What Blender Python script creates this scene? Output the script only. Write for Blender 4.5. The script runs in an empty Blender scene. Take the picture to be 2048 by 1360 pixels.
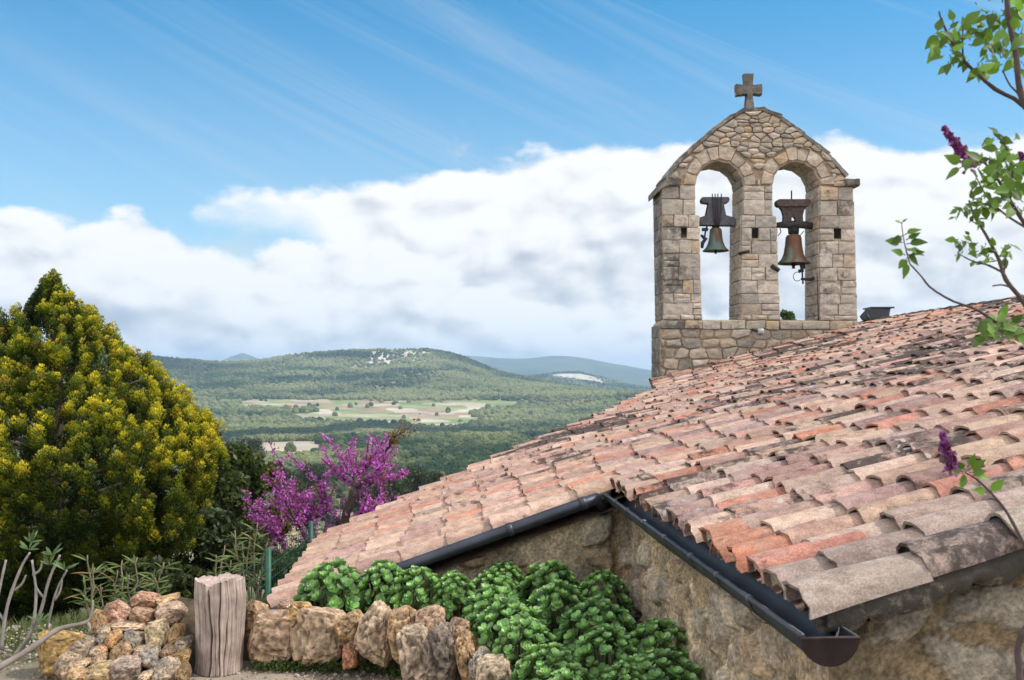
import bpy, bmesh, math, random
import numpy as np
from mathutils import Vector, geometry

# ------------------------------------------------------------------ camera, light, exposure
sc = bpy.context.scene
FPX, HOR = 1991.0, 755.0                     # focal length in photo pixels, horizon row
cam_d = bpy.data.cameras.new('camera'); cam = bpy.data.objects.new('camera', cam_d)
sc.collection.objects.link(cam); sc.camera = cam
cam.location = (0, 0, 0); cam.rotation_euler = (math.radians(90), 0, 0)
cam_d.sensor_width = 36.0; cam_d.lens = 36.0*FPX/2048.0
cam_d.shift_y = (HOR-680.0)/2048.0
cam_d.clip_start = 0.05; cam_d.clip_end = 60000
cam_d.dof.use_dof = True; cam_d.dof.focus_distance = 7.0; cam_d.dof.aperture_fstop = 9.0

SUN_AZ, SUN_EL = math.radians(98), math.radians(50)     # azimuth clockwise from +Y
sun_dir = Vector((math.sin(SUN_AZ)*math.cos(SUN_EL), math.cos(SUN_AZ)*math.cos(SUN_EL), math.sin(SUN_EL)))
sl = bpy.data.lights.new('sun', 'SUN'); sun = bpy.data.objects.new('sun', sl)
sc.collection.objects.link(sun)
sl.energy = 3.2; sl.angle = math.radians(6.0); sl.color = (1.0, 0.955, 0.89)
sun.rotation_euler = (-sun_dir).to_track_quat('-Z', 'Y').to_euler()
sc.view_settings.view_transform = 'Standard'; sc.view_settings.look = 'None'
sc.view_settings.gamma = 1.0; sc.view_settings.exposure = 0.25
sc.cycles.max_bounces = 5; sc.cycles.transparent_max_bounces = 8
sc.cycles.use_denoising = True

class NT:
    """tiny helper round a node tree"""
    def __init__(s, tree): s.t = tree; s.n = tree.nodes; s.l = tree.links
    def new(s, typ, **kw):
        n = s.n.new(typ)
        for k, v in kw.items(): setattr(n, k, v)
        return n
    def link(s, a, b): s.l.new(a, b)
    def val(s, sock, v):
        if isinstance(v, (int, float, tuple, list)): sock.default_value = v
        else: s.link(v, sock)
    def math(s, op, a, b=0.0, c=None, clamp=False):
        n = s.new('ShaderNodeMath', operation=op); n.use_clamp = clamp
        s.val(n.inputs[0], a); s.val(n.inputs[1], b)
        if c is not None: s.val(n.inputs[2], c)
        return n.outputs[0]
    def vmath(s, op, a, b=None, scale=None):
        n = s.new('ShaderNodeVectorMath', operation=op)
        s.val(n.inputs[0], a)
        if b is not None: s.val(n.inputs[1], b)
        if scale is not None: s.val(n.inputs['Scale'], scale)
        return n.outputs[0]
    def comb(s, x, y, z):
        n = s.new('ShaderNodeCombineXYZ')
        for i, v in enumerate((x, y, z)): s.val(n.inputs[i], v)
        return n.outputs[0]
    def noise(s, vec, scale, detail=4.0, rough=0.55, dist=0.0, color=False):
        n = s.new('ShaderNodeTexNoise'); s.val(n.inputs['Vector'], vec)
        n.inputs['Scale'].default_value = scale; n.inputs['Detail'].default_value = detail
        n.inputs['Roughness'].default_value = rough; n.inputs['Distortion'].default_value = dist
        return n.outputs['Color' if color else 'Fac']
    def smooth(s, v, lo, hi, a=0.0, b=1.0):
        n = s.new('ShaderNodeMapRange', interpolation_type='SMOOTHSTEP'); s.val(n.inputs[0], v)
        for i, x in enumerate((lo, hi, a, b)): s.val(n.inputs[1+i], x)
        return n.outputs[0]
    def mix(s, f, a, b, mode='MIX'):
        n = s.new('ShaderNodeMix', data_type='RGBA', blend_type=mode)
        s.val(n.inputs[0], f)
        for i, x in ((6, a), (7, b)):
            if isinstance(x, (tuple, list)) and len(x) == 3: x = (*x, 1.0)
            s.val(n.inputs[i], x)
        return n.outputs[2]
    def curve(s, v, pts):
        n = s.new('ShaderNodeFloatCurve'); s.val(n.inputs['Value'], v)
        c = n.mapping.curves[0]
        c.points[0].location = pts[0]; c.points[1].location = pts[-1]
        for p in pts[1:-1]: c.points.new(*p)
        n.mapping.update()
        return n.outputs[0]

def build_world():
    w = bpy.data.worlds.new('World'); sc.world = w; w.use_nodes = True
    k = NT(w.node_tree); k.n.clear()
    out = k.new('ShaderNodeOutputWorld')
    sky = k.new('ShaderNodeTexSky'); sky.sky_type = 'NISHITA'; sky.sun_disc = False
    sky.sun_elevation = SUN_EL; sky.sun_rotation = SUN_AZ
    sky.altitude = 300; sky.air_density = 1.0; sky.dust_density = 0.6; sky.ozone_density = 3.0
    hs = k.new('ShaderNodeHueSaturation'); hs.inputs['Saturation'].default_value = 1.38
    hs.inputs['Hue'].default_value = 0.485
    k.link(sky.outputs[0], hs.inputs['Color'])
    bg1 = k.new('ShaderNodeBackground'); bg1.inputs[1].default_value = 0.15
    k.link(hs.outputs[0], bg1.inputs[0])
    tc = k.new('ShaderNodeTexCoord'); d = tc.outputs['Generated']
    sep = k.new('ShaderNodeSeparateXYZ'); k.link(d, sep.inputs[0])
    x, y, z = sep.outputs
    az = k.math('ARCTAN2', x, y)
    el = k.math('ARCSINE', z)
    # stretched coordinates for the clouds (wider than tall)
    p = k.comb(az, k.math('MULTIPLY', el, 1.55), k.math('MULTIPLY', k.math('COSINE', az), 0.35))
    def vor(q, scale):
        n = k.new('ShaderNodeTexVoronoi'); n.voronoi_dimensions = '2D'; n.feature = 'SMOOTH_F1'; n.inputs['Smoothness'].default_value = 0.35
        n.inputs['Scale'].default_value = scale; k.link(q, n.inputs['Vector']); return n.outputs['Distance']
    def puff(q):
        w = k.vmath('ADD', q, k.vmath('SCALE', k.noise(q, 14.0, 4.0, 0.6, color=True), scale=0.05))
        a = k.math('MULTIPLY', vor(w, 10.0), -0.60); b = k.math('MULTIPLY', vor(w, 25.0), -0.40)
        return k.math('ADD', k.math('ADD', a, b), 1.0)
    PF = puff(p); PF2 = puff(k.vmath('ADD', p, (0.010, 0.022, 0.0)))
    def bank(pts, amp, soft, seed):
        u = k.math('ADD', k.math('MULTIPLY', az, 1.0/1.2), 0.5, clamp=True)       # -0.6..0.6 rad
        top = k.curve(u, pts)
        q = k.vmath('ADD', p, (seed, seed*0.37, seed*1.3))
        n = k.noise(q, 5.5, 5.0, 0.52, 0.35)
        n2 = k.noise(q, 16.0, 4.0, 0.55, 0.2)
        dd = k.math('SUBTRACT', top, el)
        dd = k.math('ADD', dd, k.math('MULTIPLY', k.math('SUBTRACT', n, 0.5), amp*0.8))
        dd = k.math('ADD', dd, k.math('MULTIPLY', k.math('SUBTRACT', n2, 0.5), amp*0.7))
        dd = k.math('ADD', dd, k.math('MULTIPLY', k.math('SUBTRACT', PF, 0.62), amp*0.8))
        n3 = k.noise(q, 48.0, 4.0, 0.6, 0.3)
        dd = k.math('ADD', dd, k.math('MULTIPLY', k.math('SUBTRACT', n3, 0.5), amp*0.34))
        return k.smooth(dd, 0.0, soft), dd
    # az -> u : u = az/1.2 + .5 ;  values are elevations (radians)
    U = lambda px: math.atan((px-1024)/FPX)/1.2+0.5
    EL = lambda py, px: math.atan((HOR-py)/math.hypot(FPX, px-1024))
    def P(l): return [(0.0, EL(l[0][1], l[0][0]))] + [(U(a), EL(b, a)) for a, b in l] + [(1.0, EL(l[-1][1], l[-1][0]))]
    # back bank: high on the right, falling to the left; front bank: lower lumps on the left
    m1, d1 = bank(P([(-60, 900), (280, 640), (350, 470), (400, 392), (560, 365), (800, 345), (950, 320), (1080, 290), (1200, 283), (1380, 262), (1700, 262), (1900, 285), (2100, 268)]), 0.040, 0.014, 3.1)
    m2, d2 = bank(P([(-60, 405), (60, 415), (150, 428), (250, 412), (330, 446), (400, 476), (500, 500), (600, 470), (760, 480), (1000, 560), (1300, 600), (2100, 620)]), 0.038, 0.011, 7.7)
    u_ = k.math('ADD', k.math('MULTIPLY', az, 1.0/1.2), 0.5, clamp=True)
    bot = k.curve(u_, P([(-60, 440), (330, 438), (400, 436), (500, 448), (570, 462), (640, 490), (700, 640), (800, 900), (2100, 900)]))
    nbt = k.noise(k.vmath('ADD', p, (9.0, 4.0, 1.0)), 11.0, 8.0, 0.55, 0.3)
    db = k.math('ADD', k.math('SUBTRACT', el, bot), k.math('MULTIPLY', k.math('SUBTRACT', nbt, 0.5), 0.05))
    m1 = k.math('MULTIPLY', m1, k.smooth(db, -0.02, 0.03))
    m1 = k.math('MULTIPLY', m1, k.smooth(k.math('ADD', az, k.math('MULTIPLY', k.math('SUBTRACT', nbt, 0.5), 0.25)), math.atan((330-1024)/FPX), math.atan((500-1024)/FPX)))
    # thin veil and streaks in the blue
    rot = k.comb(k.math('ADD', k.math('MULTIPLY', az, 0.9), k.math('MULTIPLY', el, 1.3)), k.math('SUBTRACT', k.math('MULTIPLY', el, 6.0), k.math('MULTIPLY', az, -2.6)), 0.0)
    ns = k.noise(rot, 2.3, 7.0, 0.62, 0.9)
    veil = k.math('MULTIPLY', k.smooth(ns, 0.42, 0.75, 0.0, 0.42), k.smooth(az, -0.50, 0.0, 0.35, 1.0))
    nw = k.noise(p, 9.0, 8.0, 0.6, 0.6)
    near = k.smooth(d1, -0.07, 0.0)
    wisp = k.math('MULTIPLY', k.smooth(nw, 0.5, 0.75), k.math('MULTIPLY', near, 0.55))
    veil = k.math('MAXIMUM', veil, wisp)
    # low elevation brightening
    low = k.smooth(el, 0.40, 0.12, 0.0, 0.26)
    veil = k.math('ADD', veil, low)
    # billow shading : noise here minus noise a step toward the light
    def shade(q, sc_, step):
        a = k.noise(q, sc_, 4.0, 0.5, 0.3)
        b = k.noise(k.vmath('ADD', q, (step*0.5, step, 0.0)), sc_, 4.0, 0.5, 0.3)
        return k.math('SUBTRACT', a, b)
    s1 = shade(p, 7.0, 0.028)
    s2 = shade(k.vmath('ADD', p, (2.2, 1.7, 0.4)), 19.0, 0.012)
    big = k.noise(k.vmath('ADD', p, (5.0, 1.0, 2.0)), 3.2, 4.0, 0.5)
    def col(dd, deep):
        v = k.math('ADD', k.math('MULTIPLY', s1, 1.5), k.math('MULTIPLY', k.math('SUBTRACT', PF, PF2), 1.3))
        v = k.math('ADD', v, k.math('MULTIPLY', k.math('SUBTRACT', PF, 0.62), 0.5))
        v = k.math('ADD', v, k.math('MULTIPLY', s2, 1.0))
        v = k.math('ADD', v, k.math('MULTIPLY', k.math('SUBTRACT', big, 0.5), 0.9))
        v = k.math('SUBTRACT', v, k.smooth(dd, 0.0, deep, -0.42, 0.16))
        v = k.math('SUBTRACT', v, k.smooth(k.math('ABSOLUTE', k.math('SUBTRACT', el, 0.052)), 0.0, 0.045, 0.20, 0.0))
        f = k.smooth(v, -1.0, 0.36)
        return k.mix(f, (0.42, 0.47, 0.545), (0.90, 0.90, 0.905))
    c1 = col(d1, 0.17); c2 = col(d2, 0.15)
    cc = k.mix(m2, c1, c2)
    mask = k.math('MAXIMUM', m1, m2)
    # unseen cloud cover elsewhere in the dome, brightened to fill the foreground
    side = k.smooth(k.math('ABSOLUTE', az), 0.6, 0.9)
    oth = k.math('MULTIPLY', side, k.smooth(k.noise(k.vmath('MULTIPLY', d, (2.0, 2.0, 3.0)), 1.3, 6.0), 0.36, 0.54, 0.0, 0.95))
    mask = k.math('MAXIMUM', mask, oth)
    cc = k.mix(side, cc, (1.65, 1.63, 1.60))
    bg2 = k.new('ShaderNodeBackground'); bg2.inputs[1].default_value = 1.0; k.link(cc, bg2.inputs[0])
    bgv = k.new('ShaderNodeBackground'); bgv.inputs[0].default_value = (0.80, 0.89, 0.97, 1); bgv.inputs[1].default_value = 0.74
    mv = k.new('ShaderNodeMixShader'); k.link(veil, mv.inputs[0]); k.link(bg1.outputs[0], mv.inputs[1]); k.link(bgv.outputs[0], mv.inputs[2])
    mx = k.new('ShaderNodeMixShader'); k.link(mask, mx.inputs[0]); k.link(mv.outputs[0], mx.inputs[1]); k.link(bg2.outputs[0], mx.inputs[2])
    k.link(mx.outputs[0], out.inputs[0])
build_world()

# ------------------------------------------------------------------ numpy noise
def _h(ix, iy, iz, seed):
    h = (ix.astype(np.int64)*374761393 + iy.astype(np.int64)*668265263 + iz.astype(np.int64)*2147483647 + seed*974634533) & 0xFFFFFFFF
    h = ((h ^ (h >> 13))*1274126177) & 0xFFFFFFFF
    h = ((h ^ (h >> 16))*2246822519) & 0xFFFFFFFF
    return ((h ^ (h >> 15)) & 0xFFFFFF)/float(0x1000000)
def vnoise(p, seed=0):
    p = np.asarray(p, float); i = np.floor(p); f = p-i; f = f*f*f*(f*(f*6-15)+10); i = i.astype(np.int64)
    r = 0
    for dx in (0, 1):
        for dy in (0, 1):
            for dz in (0, 1):
                w = (f[:, 0] if dx else 1-f[:, 0])*(f[:, 1] if dy else 1-f[:, 1])*(f[:, 2] if dz else 1-f[:, 2])
                r = r+w*_h(i[:, 0]+dx, i[:, 1]+dy, i[:, 2]+dz, seed)
    return r
def fbm(p, o=4, seed=0, gain=0.5):
    p = np.asarray(p, float); s = 0; a = 1; t = 0
    for k in range(o):
        s = s+a*(vnoise(p*(2.03**k)+k*17.3, seed+k)*2-1); t += a; a *= gain
    return s/t
def voro2(u, v, seed=0, jit=0.8):
    """F1, F2 and cell hash on a plane"""
    iu = np.floor(u).astype(np.int64); iv = np.floor(v).astype(np.int64)
    f1 = np.full(u.shape, 9.0); f2 = f1.copy(); cid = np.zeros(u.shape); z = np.zeros_like(iu)
    for du in (-1, 0, 1):
        for dv in (-1, 0, 1):
            a, b = iu+du, iv+dv
            cx = a+0.5+jit*(_h(a, b, z, seed)-0.5); cy = b+0.5+jit*(_h(a, b, z+1, seed)-0.5)
            d = np.hypot(u-cx, v-cy); h = _h(a, b, z+2, seed)
            new = d < f1
            f2 = np.where(new, f1, np.minimum(f2, d)); cid = np.where(new, h, cid); f1 = np.where(new, d, f1)
    return f1, f2, cid
def sstep(x, a, b):
    t = np.clip((x-a)/(b-a), 0, 1); return t*t*(3-2*t)
def lerp3(t, a, b):
    return np.asarray(a)[None, :]*(1-t[:, None])+np.asarray(b)[None, :]*t[:, None]
def W(px, py, Y): return np.array([(px-1024)/FPX*Y, Y, (HOR-py)/FPX*Y])
def nrm(v): v = np.asarray(v, float); return v/np.linalg.norm(v)

# ------------------------------------------------------------------ mesh building
class MB:
    def __init__(s): s.v = []; s.c = []; s.l = []; s.f4 = []; s.f3 = []; s.n = 0
    def add(s, V, q=None, t=None, col=(.5, .5, .5), lich=0.0):
        V = np.asarray(V, float).reshape(-1, 3); m = len(V)
        C = np.asarray(col, float)
        if C.ndim == 1: C = np.tile(C, (m, 1))
        s.v.append(V); s.c.append(C); s.l.append(np.broadcast_to(np.asarray(lich, float), (m,)))
        if q is not None and len(q): s.f4.append(np.asarray(q, np.int64)+s.n)
        if t is not None and len(t): s.f3.append(np.asarray(t, np.int64)+s.n)
        s.n += m
    def poly(s, V, col, lich=0.0):        # convex polygon as a fan
        n = len(V); s.add(V, t=[(0, i, i+1) for i in range(1, n-1)], col=col, lich=lich)
    def tube(s, pts, rad, col=(.3, .25, .2), n=7, cap=True, lich=0.0):
        P = np.asarray(pts, float); R = np.broadcast_to(np.asarray(rad, float), (len(P),))
        T = np.gradient(P, axis=0); T /= np.linalg.norm(T, axis=1)[:, None]+1e-9
        up = np.array([0, 0, 1.0]) if abs(T[0][2]) < 0.9 else np.array([1.0, 0, 0])
        V = []; a = np.linspace(0, 2*np.pi, n, endpoint=False)
        for p, t, r in zip(P, T, R):
            u = np.cross(t, up); u /= np.linalg.norm(u)+1e-9; w = np.cross(u, t); up = w
            V.append(p+r*(np.cos(a)[:, None]*u+np.sin(a)[:, None]*w))
        V = np.concatenate(V); q = []
        m = len(P)
        for i in range(m-1):
            for j in range(n): q.append((i*n+j, i*n+(j+1) % n, (i+1)*n+(j+1) % n, (i+1)*n+j))
        t = []
        if cap:
            V = np.vstack([V, P[0], P[-1]]); a0, a1 = m*n, m*n+1
            for j in range(n): t.append((a0, (j+1) % n, j)); t.append((a1, (m-1)*n+j, (m-1)*n+(j+1) % n))
        s.add(V, q, t, col, lich)
    def grid(s, V, ni, nj, col, lich=0.0, wrap=False):   # V indexed [i*nj+j]
        I, J = np.meshgrid(np.arange(ni-1), np.arange(nj if wrap else nj-1), indexing='ij'); I = I.ravel(); J = J.ravel(); J2 = (J+1) % nj
        s.add(V, np.stack([I*nj+J, I*nj+J2, (I+1)*nj+J2, (I+1)*nj+J], 1), None, col, lich)
    def box(s, c, size, col, ax=None, bev=0.0):
        c = np.asarray(c, float); h = np.asarray(size, float)/2
        A = np.eye(3) if ax is None else np.asarray(ax, float)
        V = []; 
        for k in range(3):
            for sx in (-1, 1):
                for sy in (-1, 1):
                    for sz in (-1, 1):
                        b = np.array([sx, sy, sz])*(h-bev); b[k] += (sx, sy, sz)[k]*bev; V.append(b)
        V = np.array(V); bm = bmesh.new()
        vs = [bm.verts.new(v) for v in V]
        r = bmesh.ops.convex_hull(bm, input=vs); bm.verts.index_update()
        live = [v for v in bm.verts]; idx = {v: i for i, v in enumerate(live)}
        VV = np.array([v.co[:] for v in live]); t = [[idx[v] for v in f.verts] for f in bm.faces]
        bm.free()
        s.add(c+VV@A, None, t, col)
    def arrays(s): return np.concatenate(s.v), np.concatenate(s.c), np.concatenate(s.l)
    def build(s, name, mat, parent=None, base=None, smooth=True, root=None, center=True):
        V, C, L = s.arrays()
        me = bpy.data.meshes.new(name)
        f4 = np.concatenate(s.f4) if s.f4 else np.zeros((0, 4), np.int64)
        f3 = np.concatenate(s.f3) if s.f3 else np.zeros((0, 3), np.int64)
        o = bpy.data.objects.new(name, me); sc.collection.objects.link(o)
        if parent is not None:
            off = np.zeros(3); q = parent
            while q is not None: off += np.array(q.location[:]); q = q.parent
            o.parent = parent
        elif base is not None: off = np.asarray(base, float); o.location = off
        elif center:
            off = np.array([(V[:, 0].min()+V[:, 0].max())/2, (V[:, 1].min()+V[:, 1].max())/2, V[:, 2].min()]); o.location = off
        else: off = np.zeros(3)
        V = V-off
        me.vertices.add(len(V)); me.vertices.foreach_set('co', V.astype(np.float32).ravel())
        nl = f4.size+f3.size; me.loops.add(nl)
        me.loops.foreach_set('vertex_index', np.concatenate([f4.ravel(), f3.ravel()]).astype(np.int32))
        nf = len(f4)+len(f3); me.polygons.add(nf)
        st = np.concatenate([np.arange(len(f4))*4, f4.size+np.arange(len(f3))*3]).astype(np.int32)
        me.polygons.foreach_set('loop_start', st)
        me.polygons.foreach_set('use_smooth', np.full(nf, bool(smooth)))
        me.update(calc_edges=True); me.validate()
        a = me.attributes.new('Col', 'FLOAT_COLOR', 'POINT')
        a.data.foreach_set('color', np.hstack([C, np.ones((len(C), 1))]).astype(np.float32).ravel())
        b = me.attributes.new('Lich', 'FLOAT', 'POINT'); b.data.foreach_set('value', L.astype(np.float32))
        me.materials.append(mat)
        return o
def tag(o, label=None, cat=None, group=None, kind=None):
    if label: o['label'] = label
    if cat: o['category'] = cat
    if group: o['group'] = group
    if kind: o['kind'] = kind
    return o
def thing(name, loc, label, cat, group=None):
    o = bpy.data.objects.new(name, None); sc.collection.objects.link(o); o.location = loc; o.empty_display_size = 0.2
    return tag(o, label, cat, group)

# ------------------------------------------------------------------ materials
def new_mat(name):
    m = bpy.data.materials.new(name); m.use_nodes = True
    k = NT(m.node_tree); bs = k.n['Principled BSDF']; return m, k, bs
def mat_vcol(name, rough=0.9, ns=20.0, amt=0.35, bs_=60.0, bump=0.3, bdist=0.01, spec=0.3, ns2=None, amt2=0.0, metal=0.0, detail=6.0):
    m, k, b = new_mat(name)
    at = k.new('ShaderNodeAttribute', attribute_name='Col')
    tc = k.new('ShaderNodeTexCoord'); co = tc.outputs['Object']
    n = k.noise(co, ns, detail, 0.6)
    c = k.mix(1.0, at.outputs['Color'], k.mix(k.smooth(n, 0.28, 0.72), (1-amt,)*3, (1+amt,)*3), 'MULTIPLY')
    if ns2:
        n2 = k.noise(co, ns2, 5.0, 0.6)
        c = k.mix(1.0, c, k.mix(k.smooth(n2, 0.3, 0.7), (1-amt2, 1-amt2*.95, 1-amt2*.9), (1+amt2, 1+amt2*.9, 1+amt2*.75)), 'MULTIPLY')
    k.link(c, b.inputs['Base Color'])
    b.inputs['Roughness'].default_value = rough; b.inputs['Specular IOR Level'].default_value = spec; b.inputs['Metallic'].default_value = metal
    if bump > 0:
        bn = k.noise(co, bs_, 8.0, 0.65); bp = k.new('ShaderNodeBump'); bp.inputs['Strength'].default_value = bump; bp.inputs['Distance'].default_value = bdist
        k.link(bn, bp.inputs['Height']); k.link(bp.outputs[0], b.inputs['Normal'])
    return m
def mat_leaf(name, trans=0.35, rough=0.5, spec=0.35, ns=6.0, amt=0.2):
    m, k, b = new_mat(name)
    at = k.new('ShaderNodeAttribute', attribute_name='Col'); tc = k.new('ShaderNodeTexCoord')
    n = k.noise(tc.outputs['Object'], ns, 3.0, 0.6)
    c = k.mix(1.0, at.outputs['Color'], k.mix(k.smooth(n, 0.3, 0.7), (1-amt,)*3, (1+amt,)*3), 'MULTIPLY')
    k.link(c, b.inputs['Base Color']); b.inputs['Roughness'].default_value = rough; b.inputs['Specular IOR Level'].default_value = spec
    tr = k.new('ShaderNodeBsdfTranslucent')
    k.link(k.mix(1.0, c, (1.1, 1.25, 0.55), 'MULTIPLY'), tr.inputs['Color'])
    mx = k.new('ShaderNodeMixShader'); mx.inputs[0].default_value = trans
    k.link(b.outputs[0], mx.inputs[1]); k.link(tr.outputs[0], mx.inputs[2]); k.link(mx.outputs[0], k.n['Material Output'].inputs[0])
    return m
def mat_lichen(name, bump=0.4, bdist=0.006, dark=(0.035, 0.028, 0.027), pale=(0.42, 0.40, 0.36), stretch=True, s=1.0, pits=True):
    """weathered stone or fired clay: Col is the body colour, Lich how far lichen has spread"""
    m, k, b = new_mat(name)
    at = k.new('ShaderNodeAttribute', attribute_name='Col'); al = k.new('ShaderNodeAttribute', attribute_name='Lich')
    tc = k.new('ShaderNodeTexCoord'); co = tc.outputs['Object']
    lf = al.outputs['Fac']
    n0 = k.noise(k.vmath('MULTIPLY', co, (1.0, 1.0, 2.2)), 14.0*s, 8.0, 0.7); n1 = k.noise(co, 5.0*s, 3.0, 0.55); n3 = k.noise(co, 150.0*s, 3.0, 0.6)
    c = k.mix(1.0, at.outputs['Color'], k.mix(k.smooth(n0, 0.3, 0.7), (0.68, 0.65, 0.63), (1.24, 1.22, 1.18)), 'MULTIPLY')
    c = k.mix(1.0, c, k.mix(k.smooth(n3, 0.35, 0.65), (0.78, 0.77, 0.76), (1.16, 1.16, 1.15)), 'MULTIPLY')
    # dusty bleached bloom
    c = k.mix(k.smooth(n1, 0.45, 0.75, 0.0, 0.38), c, (0.40, 0.335, 0.285))
    # dark crust
    nd = k.noise(co, 22.0*s, 8.0, 0.72, 0.4); nb = k.noise(co, 4.5*s, 4.0, 0.6)
    v = k.math('ADD', k.math('MULTIPLY', nd, 0.55), k.math('MULTIPLY', nb, 0.6))
    v = k.math('ADD', v, k.math('MULTIPLY', lf, 0.42))
    c = k.mix(k.smooth(v, 0.70, 0.84, 0.0, 0.88), c, dark)
    # small black specks
    ns = k.noise(co, 60.0*s, 4.0, 0.7)
    c = k.mix(k.smooth(k.math('ADD', ns, k.math('MULTIPLY', lf, 0.12)), 0.66, 0.74, 0.0, 0.7), c, dark)
    # pale rosettes
    vo = k.new('ShaderNodeTexVoronoi'); vo.inputs['Scale'].default_value = 24.0*s
    k.link(k.vmath('ADD', co, k.vmath('MULTIPLY', k.noise(co, 30.0*s, 3.0, color=True), (0.03/s,)*3)), vo.inputs['Vector'])
    np_ = k.noise(co, 6.0*s, 3.0, 0.6)
    spot = k.math('MULTIPLY', k.smooth(vo.outputs['Distance'], 0.42, 0.30), k.smooth(k.math('ADD', np_, k.math('MULTIPLY', lf, 0.16)), 0.64, 0.74))
    c = k.mix(k.math('MULTIPLY', spot, 0.8), c, pale)
    k.link(c, b.inputs['Base Color']); b.inputs['Roughness'].default_value = 0.92; b.inputs['Specular IOR Level'].default_value = 0.2
    bn = k.noise(co, 70.0*s, 8.0, 0.7); bp = k.new('ShaderNodeBump'); bp.inputs['Strength'].default_value = bump; bp.inputs['Distance'].default_value = bdist
    k.link(k.math('ADD', bn, k.math('MULTIPLY', nd, 0.7)), bp.inputs['Height']); k.link(bp.outputs[0], b.inputs['Normal'])
    return m
M_tile = mat_lichen('fired_clay', 0.45, 0.004)
M_stone = mat_lichen('limestone', 0.6, 0.012, dark=(0.10, 0.09, 0.08), s=0.55)
M_mortar = mat_lichen('lime_mortar', 0.7, 0.012, dark=(0.05, 0.045, 0.04))
M_wall = mat_vcol('rubble_wall', 0.95, 60.0, 0.40, 90.0, 1.0, 0.012, 0.15, 3.5, 0.30, detail=9.0)
M_rock = mat_vcol('pitted_rock', 0.95, 22.0, 0.40, 60.0, 1.0, 0.02, 0.15, 5.0, 0.22)
M_wood = mat_vcol('grey_wood', 0.9, 12.0, 0.25, 40.0, 0.5, 0.006, 0.2)
M_bark = mat_vcol('bark', 0.95, 25.0, 0.35, 50.0, 0.6, 0.006, 0.15)
M_ground = mat_vcol('earth', 1.0, 1.2, 0.22, 12.0, 0.5, 0.03, 0.1, 0.02, 0.12)
M_soil = mat_vcol('soil', 1.0, 14.0, 0.35, 40.0, 0.8, 0.02, 0.1)
M_gravel = mat_vcol('gravel_stone', 0.95, 40.0, 0.3, 80.0, 0.4, 0.004, 0.15)
M_leaf = mat_leaf('leaf')
M_fleshy = mat_leaf('fleshy_leaf', 0.22, 0.38, 0.5, 10.0, 0.18)
M_petal = mat_leaf('petal', 0.3, 0.6, 0.2, 8.0, 0.15)
M_zinc = mat_vcol('dark_zinc', 0.48, 5.0, 0.35, 18.0, 0.05, 0.004, 0.6, metal=0.25)
M_iron = mat_vcol('rusty_iron', 0.7, 20.0, 0.35, 60.0, 0.3, 0.004, 0.3)
M_green = mat_vcol('green_paint', 0.5, 20.0, 0.2, 60.0, 0.0, 0.004, 0.4)
M_black = mat_vcol('black_plastic', 0.42, 8.0, 0.2, 60.0, 0.0, 0.004, 0.5)
M_cap = mat_vcol('painted_cap', 0.6, 14.0, 0.4, 30.0, 0.15, 0.002, 0.25)
def mat_bronze(name, lo, hi):
    m, k, b = new_mat(name)
    tc = k.new('ShaderNodeTexCoord'); co = tc.outputs['Object']
    n = k.noise(k.vmath('MULTIPLY', co, (5.0, 5.0, 1.6)), 1.0, 6.0, 0.6, 0.5); n2 = k.noise(co, 26.0, 6.0, 0.6)
    sp = k.new('ShaderNodeSeparateXYZ'); k.link(co, sp.inputs[0])
    v = k.math('ADD', n, k.math('MULTIPLY', sp.outputs[0], -0.75))
    c = k.mix(k.smooth(v, lo, hi), (0.16, 0.07, 0.045), (0.13, 0.22, 0.19))
    c = k.mix(k.smooth(n2, 0.4, 0.7, 0.0, 0.5), c, (0.19, 0.13, 0.055))
    k.link(c, b.inputs['Base Color']); b.inputs['Roughness'].default_value = 0.62; b.inputs['Metallic'].default_value = 0.25
    bp = k.new('ShaderNodeBump'); bp.inputs['Strength'].default_value = 0.3; bp.inputs['Distance'].default_value = 0.004; k.link(n2, bp.inputs['Height']); k.link(bp.outputs[0], b.inputs['Normal'])
    return m
M_bronze = mat_bronze('green_bronze', 0.40, 0.54); M_bronze_brown = mat_bronze('brown_bronze', 0.50, 0.62)

# ------------------------------------------------------------------ the lie of the land
def az_of(px): return np.arctan((np.asarray(px, float)-1024)/FPX)
NEAR_R = [0, 6.2, 8, 10, 12, 15, 20, 30, 60, 100, 180, 250, 400, 600, 800, 950, 1150, 1300, 1500, 1700, 1950, 2250]
NEAR_Z = [-1.6, -1.6, -1.86, -2.3, -2.75, -3.5, -4.7, -7, -12.5, -18, -27, -34, -47, -57, -60, -60.5, -74, -76, -76.5, -70, -57, -40]
T_main = ([-4000, 0, 200, 270, 340, 440, 520, 600, 700, 760, 850, 900, 930, 950, 1000, 1050, 1100, 1200, 1320, 1600, 4000],
          [705, 702, 708, 712, 720, 727, 725, 711, 703, 701, 699, 708, 718, 727, 746, 757, 766, 782, 794, 797, 780])
T_mid = ([-4000, 900, 1000, 1050, 1120, 1160, 1200, 1260, 1310, 4000], [790, 785, 772, 757, 748, 749, 757, 772, 780, 790])
T_far = ([-4000, 380, 440, 462, 485, 505, 525, 560, 800, 930, 1000, 1060, 1100, 1150, 1180, 1240, 1310, 1400, 4000],
         [745, 745, 722, 712, 705, 712, 722, 740, 730, 712, 716, 717, 713, 714, 718, 729, 741, 748, 748])
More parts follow.
